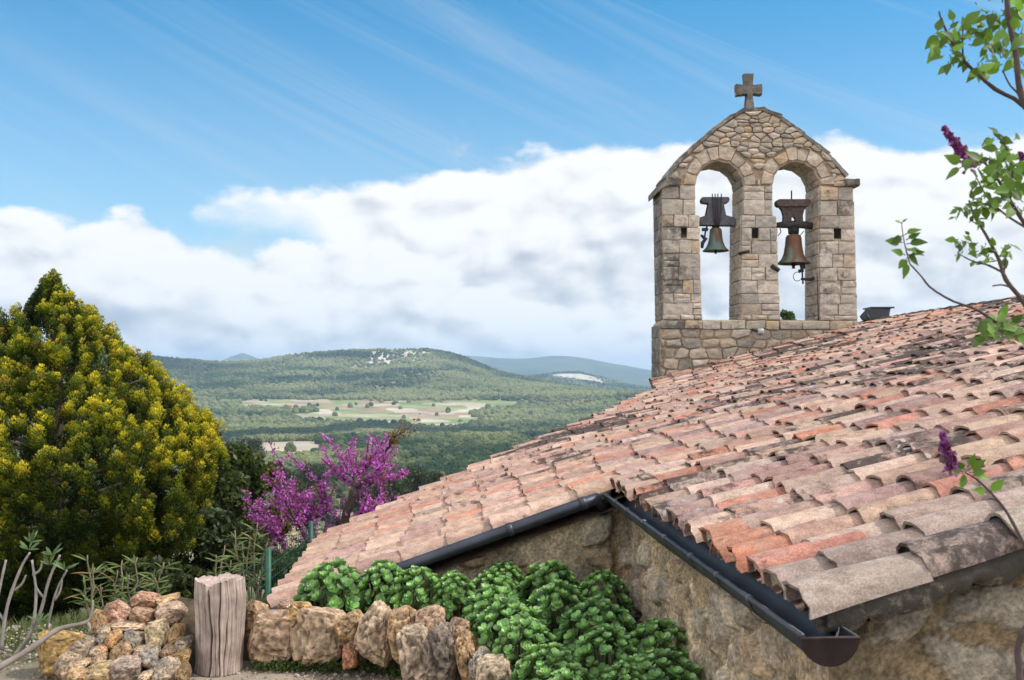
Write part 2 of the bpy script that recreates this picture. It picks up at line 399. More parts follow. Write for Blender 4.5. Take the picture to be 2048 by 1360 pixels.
def terrain_z(x, y):
    x = np.asarray(x, float); y = np.asarray(y, float)
    r = np.hypot(x, y); a = np.arctan2(x, y)
    px = 1024+FPX*np.tan(np.clip(a, -1.2, 1.2)); ca = np.cos(np.clip(a, -1.2, 1.2))
    z = np.interp(r, NEAR_R, NEAR_Z)
    def el(tab): return (HOR-np.interp(px, *tab))/FPX*ca            # tan elevation
    keys = [2250, 3200, 4100, 5200, 7000, 10500, 14000, 30000]
    top = el(T_main)*3200; z0 = np.full_like(r, -40.0)
    vals = [z0, top, np.minimum(top-60, -15), el(T_mid)*5200, np.full_like(r, -60.0), el(T_far)*10500, np.full_like(r, -80.0), np.full_like(r, -300.0)]
    zz = vals[0].copy()
    for i in range(len(keys)-1):
        t = np.clip((r-keys[i])/(keys[i+1]-keys[i]), 0, 1)
        t = t*t*(3-2*t) if i else t**1.25
        zz = np.where(r > keys[i], vals[i]*(1-t)+vals[i+1]*t, zz)
    z = np.where(r > 2250, zz, z)
    w = sstep(r, 120, 600)*(1-0.6*sstep(r, 2900, 3200)*(1-sstep(r, 3300, 3900)))
    P = np.stack([x/420, y/420, np.zeros_like(x)], 1)
    z = z+w*fbm(P, 4, 5)*np.minimum(r*0.006, 16)
    P = np.stack([x/1.3, y/1.3, np.zeros_like(x)], 1)
    z = z+sstep(r, 5.5, 9)*(1-sstep(r, 60, 200))*fbm(P, 3, 9)*0.05+fbm(P*4, 2, 3)*0.012*(r < 40)
    return z
def clearing(px, r):
    """1 where open land (fields, bare slopes), 0 where wood stands"""
    def blob(cx, wx, cr, wr): return np.exp(-(((px-cx)/wx)**2+((r-cr)/wr)**2)*1.6)
    c = 1.3*blob(770, 210, 1880, 300)+1.2*blob(560, 130, 2060, 170)+1.1*blob(880, 130, 1680, 220)+0.8*blob(960, 90, 2000, 120)+0.6*blob(690, 120, 1760, 110)
    c += 1.4*blob(580, 95, 850, 170)+0.7*blob(1010, 120, 2080, 60)+0.5*blob(420, 90, 1900, 60)+0.5*blob(310, 60, 1500, 60)
    c -= 1.3*blob(790, 26, 1835, 40)+1.2*blob(600, 40, 1880, 50)+0.9*blob(1010, 80, 1800, 80)
    return c
def build_ground():
    ang = np.concatenate([np.linspace(-math.pi, -0.62, 40, endpoint=False), np.linspace(-0.62, 0.40, 620, endpoint=False), np.linspace(0.40, math.pi, 50, endpoint=False)])
    rad = np.concatenate([[0.01], np.linspace(0.5, 12, 70), np.geomspace(12.3, 900, 190)[0:], np.geomspace(912, 5600, 190), np.geomspace(5750, 28000, 60)])
    A, Rr = np.meshgrid(ang, rad); a = A.ravel(); r = Rr.ravel()
    x, y = r*np.sin(a), r*np.cos(a); z = terrain_z(x, y)
    px = 1024+FPX*np.tan(np.clip(a, -1.2, 1.2)); n = len(x)
    P = np.stack([x, y, z*0], 1)
    # colours ---------------------------------------------------
    f1 = fbm(P/90, 4, 21); f2 = fbm(P/25, 3, 31); f3 = fbm(P/1.1, 4, 41)
    col = lerp3(np.clip(0.5+f1*0.9, 0, 1), (0.13, 0.125, 0.07), (0.30, 0.26, 0.18))           # forest floor, scrub
    cl = clearing(px, r)+0.35*f2
    # patchwork of fields
    u = (px+0.3*(r-1800))/52.0; v = (r-1500)/46.0
    _, _, cid = voro2(u*0.9, v, 77, 0.35)
    pal = np.array([(0.34, 0.28, 0.19), (0.21, 0.25, 0.10), (0.40, 0.34, 0.25), (0.17, 0.22, 0.09), (0.30, 0.22, 0.15), (0.24, 0.27, 0.13), (0.45, 0.40, 0.31)])
    fc = pal[(cid*6.999).astype(int)]*(0.85+0.3*vnoise(P/30, 3)[:, None])
    w = sstep(cl, 0.42, 0.62)*sstep(r, 700, 800)*(1-sstep(r, 2350, 2500)); col = col*(1-w[:, None])+fc*w[:, None]
    bare = np.array((0.40, 0.34, 0.26)); w = sstep(np.exp(-(((px-575)/85)**2+((r-880)/120)**2))+0.25*f2, 0.45, 0.7); col = col*(1-w[:, None])+bare*w[:, None]
    # vineyard terraces below the garden
    w = sstep(r, 90, 105)*(1-sstep(r, 185, 196))*sstep(px, 560, 600)*(1-sstep(px, 1000, 1040))
    st = 0.5+0.5*np.sin((r+x*0.25)*1.35)
    vc = lerp3(st, (0.17, 0.17, 0.065), (0.40, 0.34, 0.19)); col = col*(1-w[:, None])+vc*w[:, None]
    # pale cliffs under the crest and on the far ridge
    cw = np.exp(-((px-800)/120)**2)*sstep(r, 2880, 2990)*(1-sstep(r, 3220, 3300))
    cn = fbm(np.stack([px/9, r/14, 0*r], 1), 4, 8, .7); w = sstep(cw*0.75+cn*1.0, 0.56, 0.80)
    col = col*(1-w[:, None])+np.array((0.55, 0.49, 0.42))*w[:, None]
    cw = np.exp(-((px-1150)/75)**2)*sstep(r, 4850, 5000)*(1-sstep(r, 5200, 5350)); w = sstep(cw+cn*0.7, 0.45, 0.75)*0.9
    col = col*(1-w[:, None])+np.array((0.6, 0.54, 0.46))*w[:, None]
    far = sstep(r, 4200, 4600)*(1-w); dk = lerp3(np.clip(0.5+fbm(P/160, 4, 6), 0, 1), (0.05, 0.065, 0.035), (0.13, 0.135, 0.07)); col = col*(1-far[:, None])+dk*far[:, None]
    # garden: gravel close by, rough grass and earth beyond
    g = sstep(r, 5.6, 6.6)[:, None]; gn = np.clip(0.5+f3*1.1, 0, 1)
    grav = lerp3(gn, (0.20, 0.16, 0.12), (0.36, 0.30, 0.235)); grass = lerp3(gn, (0.06, 0.085, 0.025), (0.13, 0.125, 0.06))
    nearw = (1-sstep(r, 45, 75))[:, None]; col = col*(1-nearw)+(grav*(1-g)+grass*g)*nearw
    mb = MB(); mb.grid(np.stack([x, y, z], 1), len(rad), len(ang), col, wrap=True)
    o = mb.build('ground', M_ground, base=(0, 0, 0)); tag(o, kind='structure', label='garden ground falling away to the wooded valley and hills')
build_ground()
def ground_at(x, y): return float(terrain_z(np.array([x]), np.array([y]))[0])

# ------------------------------------------------------------------ woods on the hills (one mass, instanced)
def crown_group(name, mat, sub, disp, seed):
    g = bpy.data.node_groups.new(name, 'GeometryNodeTree')
    g.interface.new_socket('Geometry', in_out='INPUT', socket_type='NodeSocketGeometry')
    g.interface.new_socket('Geometry', in_out='OUTPUT', socket_type='NodeSocketGeometry')
    k = NT(g); i = k.new('NodeGroupInput'); o = k.new('NodeGroupOutput')
    ico = k.new('GeometryNodeMeshIcoSphere'); ico.inputs['Subdivisions'].default_value = sub
    nz = k.new('ShaderNodeTexNoise'); nz.inputs['Scale'].default_value = 2.6; nz.inputs['Detail'].default_value = 5; nz.inputs['Roughness'].default_value = 0.75
    pos = k.new('GeometryNodeInputPosition'); k.link(k.vmath('ADD', pos.outputs[0], (seed, 0.0, 0.0)), nz.inputs['Vector'])
    off = k.vmath('SCALE', pos.outputs[0], scale=k.math('MULTIPLY', k.math('SUBTRACT', nz.outputs['Fac'], 0.5), disp))
    sp = k.new('GeometryNodeSetPosition'); k.link(ico.outputs[0], sp.inputs['Geometry']); k.link(off, sp.inputs['Offset'])
    sm = k.new('GeometryNodeSetMaterial'); sm.inputs['Material'].default_value = mat; k.link(sp.outputs[0], sm.inputs['Geometry'])
    m2p = k.new('GeometryNodeMeshToPoints'); k.link(i.outputs[0], m2p.inputs['Mesh'])
    iop = k.new('GeometryNodeInstanceOnPoints'); k.link(m2p.outputs[0], iop.inputs['Points']); k.link(sm.outputs[0], iop.inputs['Instance'])
    for nm, tgt, dt in (('Rot', 'Rotation', 'FLOAT_VECTOR'), ('Scl', 'Scale', 'FLOAT_VECTOR')):
        na = k.new('GeometryNodeInputNamedAttribute'); na.data_type = dt; na.inputs['Name'].default_value = nm
        k.link(na.outputs['Attribute'], iop.inputs[tgt])
    k.link(iop.outputs[0], o.inputs[0])
    return g
def mat_wood_mass():
    m, k, b = new_mat('tree_crown_mass')
    at = k.new('ShaderNodeAttribute', attribute_name='Col'); at.attribute_type = 'INSTANCER'
    tc = k.new('ShaderNodeTexCoord'); n = k.noise(tc.outputs['Object'], 3.5, 5.0, 0.7)
    c = k.mix(1.0, at.outputs['Color'], k.mix(k.smooth(n, 0.3, 0.7), (0.65,)*3, (1.35,)*3), 'MULTIPLY')
    k.link(c, b.inputs['Base Color']); b.inputs['Roughness'].default_value = 0.95; b.inputs['Specular IOR Level'].default_value = 0.1
    return m
M_mass = mat_wood_mass()
def point_mass(name, x, y, z, rot, scl, col, group, label):
    me = bpy.data.meshes.new(name); n = len(x); me.vertices.add(n)
    me.vertices.foreach_set('co', np.stack([x, y, z], 1).astype(np.float32).ravel())
    for nm, arr in (('Rot', rot), ('Scl', scl)):
        a = me.attributes.new(nm, 'FLOAT_VECTOR', 'POINT'); a.data.foreach_set('vector', arr.astype(np.float32).ravel())
    a = me.attributes.new('Col', 'FLOAT_COLOR', 'POINT'); a.data.foreach_set('color', np.hstack([col, np.ones((n, 1))]).astype(np.float32).ravel())
    me.materials.append(M_mass); me.update()
    o = bpy.data.objects.new(name, me); sc.collection.objects.link(o)
    md = o.modifiers.new('crowns', 'NODES'); md.node_group = group
    tag(o, kind='stuff', label=label)
def build_forest():
    rng = np.random.default_rng(4)
    def sample(n, r0, r1, p0, p1):
        r = np.sqrt(rng.uniform(r0*r0, r1*r1, n)); a = rng.uniform(az_of(p0), az_of(p1), n)
        return r, a, 1024+FPX*np.tan(a)
    def go(name, n, r0, r1, size, sub, label, seed):
        r, a, px = sample(n, r0, r1, -120, 1420)
        x, y = r*np.sin(a), r*np.cos(a); P = np.stack([x, y, 0*x], 1)
        cl = clearing(px, r)+0.35*fbm(P/25, 3, 31)
        cn = fbm(np.stack([px/9, r/14, 0*r], 1), 4, 8, .7)
        cliff = np.exp(-((px-800)/120)**2)*((r > 2880) & (r < 3290))*0.75+cn*1.0 > 0.60
        cliff |= (np.exp(-((px-1150)/75)**2)*((r > 4850) & (r < 5350))+cn*0.7 > 0.5)
        thin = fbm(P/110, 3, 12)+0.45*rng.random(n) > 0.34
        vine = (r < 205) & (px > 540)
        keep = ~((cl > 0.5) & (rng.random(n) > 0.012)) & ~cliff & ~(thin & (rng.random(n) > 0.25)) & ~vine
        r, a, px, x, y = r[keep], a[keep], px[keep], x[keep], y[keep]; n = len(r); P = P[keep]
        s = size*rng.uniform(0.65, 1.3, n)*(1+0.0*r)
        f = np.clip(0.5+1.1*fbm(P/140, 4, 51)+rng.normal(0, 0.16, n), 0, 1)
        col = lerp3(f, (0.026, 0.046, 0.022), (0.175, 0.19, 0.088))
        # cloud shade painted into the valley-floor crowns; dark oak wood on the left shoulder
        cloud_shade = sstep(1.0-np.abs(r-1270-130*np.sin(px/95.0)-60*np.sin(px/37.0))/230.0+0.7*fbm(P/160, 4, 14), 0.15, 0.5)
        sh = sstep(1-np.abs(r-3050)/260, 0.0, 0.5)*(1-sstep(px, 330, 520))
        w = np.clip(np.maximum(cloud_shade, sh), 0, 1)*0.9
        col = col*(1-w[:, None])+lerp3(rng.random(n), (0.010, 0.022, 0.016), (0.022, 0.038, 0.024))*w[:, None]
        z = terrain_z(x, y)
        scl = np.stack([s, s, s*rng.uniform(0.8, 1.3, n)], 1)
        rot = np.stack([rng.normal(0, 0.1, n), rng.normal(0, 0.1, n), rng.uniform(0, 6.28, n)], 1)
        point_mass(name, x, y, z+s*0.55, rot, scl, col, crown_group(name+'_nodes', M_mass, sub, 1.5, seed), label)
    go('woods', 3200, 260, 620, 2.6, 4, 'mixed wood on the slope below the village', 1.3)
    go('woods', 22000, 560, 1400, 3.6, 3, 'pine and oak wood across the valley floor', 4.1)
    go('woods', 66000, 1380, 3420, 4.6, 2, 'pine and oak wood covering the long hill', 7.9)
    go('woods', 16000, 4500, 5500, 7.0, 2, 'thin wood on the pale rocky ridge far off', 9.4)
build_forest()

# ------------------------------------------------------------------ chapel : roof surface
A_C = 3.235                                   # where the long eave steps down to the lean-to
def Rf(a, b):
    a = np.asarray(a, float); b = np.asarray(b, float)
    th = np.radians(-4+0.6*np.maximum(b, 0)); t = np.where(b >= 0, .30, .345)
    sag = 0.03*np.sin(a*1.3+b*0.7)*np.cos(b*0.9)*sstep(b, 0.4, 1.5)
    return np.stack([.845+a*np.sin(th)+.998*b, 2.8+a*np.cos(th)+.07*b, -.690+t*b+sag], -1)
def bmin(a):                                   # lower edge of the roof as one goes along it
    return float(np.interp(a, [0, A_C-.001, A_C, 5.7, 6.7, 7.7, 8.7, 10.0, 12.7, 30], [0, 0, -2.05, -2.05, -1.12, .07, .84, 1.56, 1.97, 1.97]))
B_TOP = 5.02
PITCH, EXPO, TLEN = 0.2025, 0.262, 0.37
chapel = thing('chapel', (3.0, 9.0, -4.5), 'small stone chapel with weathered terracotta tile roof and two-bell gable', 'chapel')
rt = random.Random(11)
TILE_PAL = [((.50, .35, .265), 22), ((.56, .42, .32), 18), ((.45, .28, .225), 20), ((.37, .255, .225), 14), ((.58, .46, .37), 12), ((.55, .22, .135), 4), ((.50, .235, .165), 10), ((.38, .30, .26), 8), ((.60, .45, .36), 8)]
def tile_col(redder=0.0):
    tot = sum(w for _, w in TILE_PAL); r = rt.random()*tot
    for c, w in TILE_PAL:
        r -= w
        if r <= 0: break
    if rt.random() < redder: c = rt.choice([(.57, .25, .15), (.55, .30, .20), (.52, .21, .13)])
    k = rt.uniform(.60, .90); c = np.array(c)*.84+np.array((.45, .325, .26))*.16; return c*k*np.array([1.02, .98*rt.uniform(.95, 1.01), rt.uniform(.94, 1.06)])
NPHI, NL = 10, 4
def add_tile(mb, P, T, E, N, L, r0, r1, col, lich, thick=.013, flat=.82, phase=0.0, base=0.0):
    """half-round cover tile; P is the middle of its lower end"""
    ph = np.linspace(0, np.pi, NPHI); s = np.linspace(0, 1, NL)
    out, inn = [], []
    wob = rt.uniform(0, 100)
    cj = rt.randrange(NPHI); chip = (0.035 if rt.random() < .07 else .006)*np.exp(-((np.arange(NPHI)-cj)/1.3)**2)
    bend = rt.gauss(0, .006)
    for k, si in enumerate(s):
        r = r0+(r1-r0)*si; c = P+T*(L*si)+N*base+E*(bend*math.sin(si*3.1))
        jag = (0.006*np.sin(ph*3+wob)+0.004*np.sin(ph*9+wob*2)+chip)*(k == 0)
        rr = r*(1+0.015*np.sin(wob+5*si))
        out.append(c+np.outer(np.cos(ph)*rr, E)+np.outer(np.sin(ph)*rr*flat, N)+np.outer(jag, T))
        ri = rr-thick
        inn.append(c+np.outer(np.cos(ph)*ri, E)+np.outer(np.sin(ph)*ri*flat, N)+np.outer(jag, T))
    V = np.concatenate(out+inn); q = []; o2 = NL*NPHI
    for k in range(NL-1):
        for j in range(NPHI-1):
            a = k*NPHI+j; q.append((a, a+1, a+NPHI+1, a+NPHI)); b = o2+a; q.append((b, b+NPHI, b+NPHI+1, b+1))
    # ends and long edges get their own vertices so that they stay crisp
    cl = np.tile(col, (len(V), 1)); mb.add(V, q, None, cl, lich)
    e = []; E0 = np.concatenate([out[0], inn[0]])
    for j in range(NPHI-1): e.append((j, NPHI+j, NPHI+j+1, j+1))
    mb.add(E0, e, None, col*0.92, lich)
    for j in (0, NPHI-1):
        S = np.concatenate([np.array([o[j] for o in out]), np.array([i_[j] for i_ in inn])])
        f = [(k, k+1, NL+k+1, NL+k) for k in range(NL-1)]
        if j: f = [x[::-1] for x in f]
        mb.add(S, f, None, col, lich)
def add_channel(mb, P, T, E, N, L, r0, r1, col, lich):
    ph = np.linspace(np.pi, 2*np.pi, 7); V = []
    for si in (0, 1):
        r = r0+(r1-r0)*si; c = P+T*(L*si)
        V.append(c+np.outer(np.cos(ph)*r, E)+np.outer(np.sin(ph)*r*.62, N))
    V = np.concatenate(V); mb.add(V, [(j, j+1, 8+j, 7+j) for j in range(6)], None, col, lich)
mb_main, mb_ext, mb_plug = MB(), MB(), MB()
A_END = 12.62
rows = int((A_END-0.1)/PITCH)+1
for i in range(rows):
    a0 = 0.10+PITCH*i
    if a0 > A_END: break
    b0 = bmin(a0); jb = rt.uniform(-.02, .02); j = 0; b = b0
    sagb = 0.03*math.sin(i*0.35)+0.02*math.sin(i*0.9)
    first = True
    while b < B_TOP-0.05:
        # courses follow the eave; the hip cuts the rows short
        aa = a0+rt.gauss(0, .008)
        bb = b+(rt.gauss(0, .012)+sagb*min(1, j*.4) if not first else rt.gauss(0, .008))
        ext = bb < -0.03 and a0 > A_C
        p = Rf(aa, bb); p2 = Rf(aa, bb+.2); pe = Rf(aa+.1, bb)
        T = nrm(p2-p); E = nrm(pe-p); N = nrm(np.cross(E, T)); N = N if N[2] > 0 else -N
        yaw = rt.gauss(0, .02)+(0.03*math.sin(i*1.7) if first else 0); T = nrm(T+E*yaw); E = nrm(E-T*np.dot(E, T))
        near = float(p[1]); red = 0.20 if (near > 11 and b > 2.0) else 0.015
        col = tile_col(red)
        if i <= 1: col = np.array(rt.choice([(.37, .30, .26), (.41, .32, .275), (.36, .275, .245), (.40, .335, .285)]))*rt.uniform(.75, .98)
        patch = float(fbm(np.array([[aa*.55, bb*.6, 0.3]]), 3, 61)[0])
        lich = max(0.0, min(1.0, 0.285+patch*0.75+rt.gauss(0, .15)-.012*max(0, near-6)))
        if i == 0 and j == 1: lich = .48
        if ext: col = col*0.80+np.array((.58, .36, .27))*0.24; lich *= 0.9
        Tt = nrm(T+N*(-0.022)); lift = .021+rt.uniform(-.004, .006)
        L = TLEN if not first else TLEN*rt.uniform(.97, 1.05)
        step = EXPO
        if first and not ext and a0 < A_C:
            step = EXPO*rt.uniform(.62, .72) if i else .34
            if i == 0: L = .375
        m_ = mb_ext if ext else mb_main
        r0 = .095+rt.uniform(-.003, .003)
        if i == 0: r0 = .108
        add_tile(m_, p, Tt, E, N, L, r0, r0*.80, col, lich, base=lift)
        cc = tile_col()*.8; pc = Rf(aa+PITCH/2, bb+.03 if first else bb+.08)
        add_channel(m_, pc+N*.035, T, E, N, TLEN, .083, .083, cc, min(1, lich+.25))
        if first and a0 < A_C:                       # mortar stopping the tile ends at the eave
            ph = np.linspace(0, np.pi, 9); q = p+T*.022+N*(lift-.004)
            ring = q+np.outer(np.cos(ph)*(r0-.012), E)+np.outer(np.sin(ph)*(r0-.012)*.86, N)
            if i > 0: mb_plug.add(np.vstack([q+T*-.008+N*.03, ring]), None, [(0, k+1, k) for k in range(1, 9)], np.array((.46, .38, .29))*rt.uniform(.8, 1.1), .3)
        b += step; j += 1; first = False
# ridge cap tiles and their mortar
mb_r = MB(); n_r = 34
for i in range(n_r+14):
    a = 0.2+i*.29
    if a > A_END+.1: break
    p = Rf(a, B_TOP+.02); T = nrm(Rf(a+.2, B_TOP+.02)-p); E = nrm(np.array([T[1], -T[0], 0])); N = np.array([0, 0, 1.0])
    add_tile(mb_r, p, nrm(T-N*.02), E, N, .36, .105, .092, np.array((.34, .30, .26))*rt.uniform(.8, 1.1), .75, base=.02)
aa = np.linspace(0.1, A_END+.1, 90); S = []
for a in aa:
    p = Rf(a, B_TOP); w = .15
    for dx, dz in ((-.17, -.03), (-.13, .035), (0, .05), (.13, .035), (.17, -.03)):
        S.append(p+np.array([dx, 0, dz])+np.array([0, 0, rt.uniform(-.008, .008)]))
mb_r.grid(np.array(S), len(aa), 5, np.array((.30, .27, .235)), .6)
# boards under the tiles, rear slope, and hip fall-away
def deck(mb, a0, a1, na, f_lo, f_hi, nb, drop, col):
    V = []
    for a in np.linspace(a0, a1, na):
        lo, hi = f_lo(a), f_hi(a)
        for t in np.linspace(0, 1, nb):
            V.append(Rf(a, lo+(hi-lo)*t)-np.array([0, 0, drop]))
    mb.grid(np.array(V), na, nb, np.array(col))
for drop in (.045, .10):
    deck(mb_main, 0.13, A_END+.1, 90, lambda a: max(bmin(a), 0)+.09, lambda a: B_TOP, 24, drop, (.20, .14, .11))
    deck(mb_ext, A_C-.02, 7.65, 40, lambda a: bmin(a)+.05, lambda a: .06, 12, drop, (.20, .14, .11))
V = []
for a in np.linspace(0.05, A_END+.1, 40):
    p = Rf(a, B_TOP)
    for t in np.linspace(0, 1, 12): V.append(p+np.array([4.8*t, .1*t, -.05-1.5*t]))
mb_main.grid(np.array(V), 40, 12, np.array((.42, .28, .22)), .4)
V = []
for a in np.linspace(5.7, A_END, 40):
    p = Rf(a, bmin(a)+.03)
    for t in np.linspace(0, 1, 5): V.append(p+np.array([-.5*t, 1.1*t, -.04-.75*t]))
mb_main.grid(np.array(V), 40, 5, np.array((.42, .28, .22)), .4)
roof = mb_main.build('roof', M_tile, chapel)
roof_e = mb_ext.build('roof', M_tile, chapel); roof_e['label'] = 'lower lean-to roof of paler pink tiles'
mb_r.build('ridge_cap', M_tile, roof)
mb_plug.build('eave_mortar', M_mortar, roof, smooth=False)
def verge_strip(a, b0, b1, h, col, seed, off=.0, name='verge_mortar', par=None, wid=.10):
    """rough mortar bedding under the last tile row, in section a low rounded beam"""
    nb = int((b1-b0)/.018); V = []; C = []; L = []
    prof = [(-.5, -.22), (-.60, -.45), (-.48, -.85), (0.1, -1.0), (.5, -.9), (.5, -.2)]
    bs = np.linspace(b0, b1, nb)
    pn = fbm(np.stack([bs*7, bs*0, bs*0+seed], 1), 4, seed); pn2 = fbm(np.stack([bs*22, bs*0+3, bs*0], 1), 3, seed+4)
    for k, b in enumerate(bs):
        p = Rf(a+off, b)
        for u, v in prof:
            n3 = vnoise(np.array([[b*26, u*7, v*7.]]), seed)[0]-.5
            V.append(p+np.array([0, u*wid+pn[k]*.014+n3*.014, (v*h*(1+.35*pn[k]+.25*pn2[k]))+.035])); C.append(np.array(col)*(.75+.5*vnoise(np.array([[b*9, u*4, v*4.]]), seed+9)[0])); L.append(.62)
    mb = MB(); mb.grid(np.array(V), nb, len(prof), np.array(C), np.array(L)); return mb.build(name, M_mortar, par)
verge_strip(0.07, 0.05, 5.0, .12, (.25, .225, .19), 3, par=roof)
verge_strip(A_C+.03, -2.0, -0.02, .06, (.34, .29, .23), 8, par=roof_e, wid=.09)

# ------------------------------------------------------------------ chapel : rubble walls in relief
def relief_wall(name, A, B, zlo, zhi, nvec, res, cell, seed, pal, mort, parent, dome=.035, msink=.012, flush=0.5, kind=None):
    A = np.asarray(A, float); B = np.asarray(B, float); Ld = float(np.linalg.norm(B-A)); ni = max(2, int(Ld/res))
    s = np.linspace(0, 1, ni); lo = np.array([zlo(t) for t in s]); hi = np.array([zhi(t) for t in s])
    nj = max(2, int((hi-lo).max()/res)); t = np.linspace(0, 1, nj)
    S, Tt = np.meshgrid(s, t, indexing='ij'); Z = lo[:, None]*(1-Tt)+hi[:, None]*Tt
    u = (S*Ld).ravel(); z = Z.ravel(); P = np.stack([u, z, 0*u+seed], 1)
    wu = u+.03*fbm(P*7, 4, seed, .6); wz = z+.03*fbm(P*7+9, 4, seed+3, .6)
    f1, f2, cid = voro2(wu/cell[0], wz/cell[1], seed, .85)
    e = f2-f1
    body = sstep(e, .02, .32)*dome*(.6+.8*cid)+fbm(P*16, 4, seed+7, .65)*.022+(cid-.5)*.022
    mor = flush*dome+fbm(P*3.0, 3, seed+5)*.034+fbm(P*22, 4, seed+6, .65)*.014
    st = sstep(body-mor, -.001, .003); h = np.maximum(body, mor)
    pal = np.array(pal)*1.15; sc_ = pal[(cid*len(pal)*.9999).astype(int)]*(.8+.4*vnoise(P*9, seed+2))[:, None]
    mc = lerp3(np.clip(.5+.9*fbm(P*4, 4, seed+8), 0, 1), mort[0], mort[1])
    C = mc*(1-st[:, None])+sc_*st[:, None]
    edge = np.exp(-((body-mor)/.0035)**2)*.45; C = C*(1-edge[:, None])*(.80+.40*np.clip(.5+1.3*fbm(P*40, 3, seed+21, .7), 0, 1))[:, None]
    crev = sstep(fbm(P*11, 4, seed+11), .34, .5)*(1-st)       # open holes in the mortar
    h = h-crev*.03
    ux = (B-A)/Ld
    X = A[None, :2]+u[:, None]*ux[None, :2]+h[:, None]*np.asarray(nvec)[None, :2]
    mb = MB(); mb.grid(np.stack([X[:, 0], X[:, 1], z], 1), ni, nj, C)
    return mb.build(name, M_wall, parent)
PAL_W = [(.38, .30, .21), (.33, .275, .21), (.42, .34, .25), (.33, .27, .205), (.36, .265, .18), (.37, .31, .24)]
MORT = ((.36, .265, .16), (.53, .42, .29))
e0 = np.array([math.sin(math.radians(-4)), math.cos(math.radians(-4)), 0]); s0 = np.array([.998, .07, 0])
P0 = np.array([.845, 2.8, 0])
INS = .13
cn = P0+e0*.14+s0*INS; cf = P0+e0*(A_C+.16)+s0*INS
relief_wall('side_wall', cf, cn-e0*.045, lambda t: -2.0, lambda t: -.745, (-.998, -.07), .011, (.24, .15), 5, PAL_W, MORT, chapel, .04, .01, .62)
gb = P0+e0*.14+s0*5.05
relief_wall('gable_wall', cn-s0*.045, gb, lambda t: -2.4, lambda t: -.79+.30*(INS+(5.05-INS)*t), (.07, -.998), .014, (.42, .27), 15,
            [(.30, .25, .19), (.28, .235, .185), (.33, .275, .205), (.26, .225, .18)], ((.20, .145, .085), (.32, .25, .165)), chapel, .035, .01, .78)  # darker than the other walls: verge and lilac shade painted into the colours
xl = P0+e0*(A_C+.13)-s0*2.0
relief_wall('lean_to_wall', xl, cf+np.array([.02, -.03, 0]), lambda t: -2.4, lambda t: -.745-.345*(2.0-(2.0+INS)*t)-.06, (.07, -.998), .012, (.25, .17), 25, PAL_W, MORT, chapel, .05, .01, .5)
def blind_wall(pts, name='rear_wall'):
    mbw = MB(); n = len(pts); V = [p-np.array([0, 0, .1]) for p in pts]+[np.array([p[0], p[1], -6.0]) for p in pts]
    mbw.add(V, [(i, i+1, n+i+1, n+i) for i in range(n-1)], None, (.36, .29, .21)); mbw.build(name, M_wall, chapel, smooth=False)
blind_wall([Rf(a, b) for a, b in ((A_C+.13, -1.92), (5.7, -1.92), (7.7, .2), (10, 1.65), (12.7, 2.1))])
for a_ in (.16, 12.9): blind_wall([Rf(a_, B_TOP), Rf(a_, B_TOP)+np.array([4.7, 0, -1.5])])

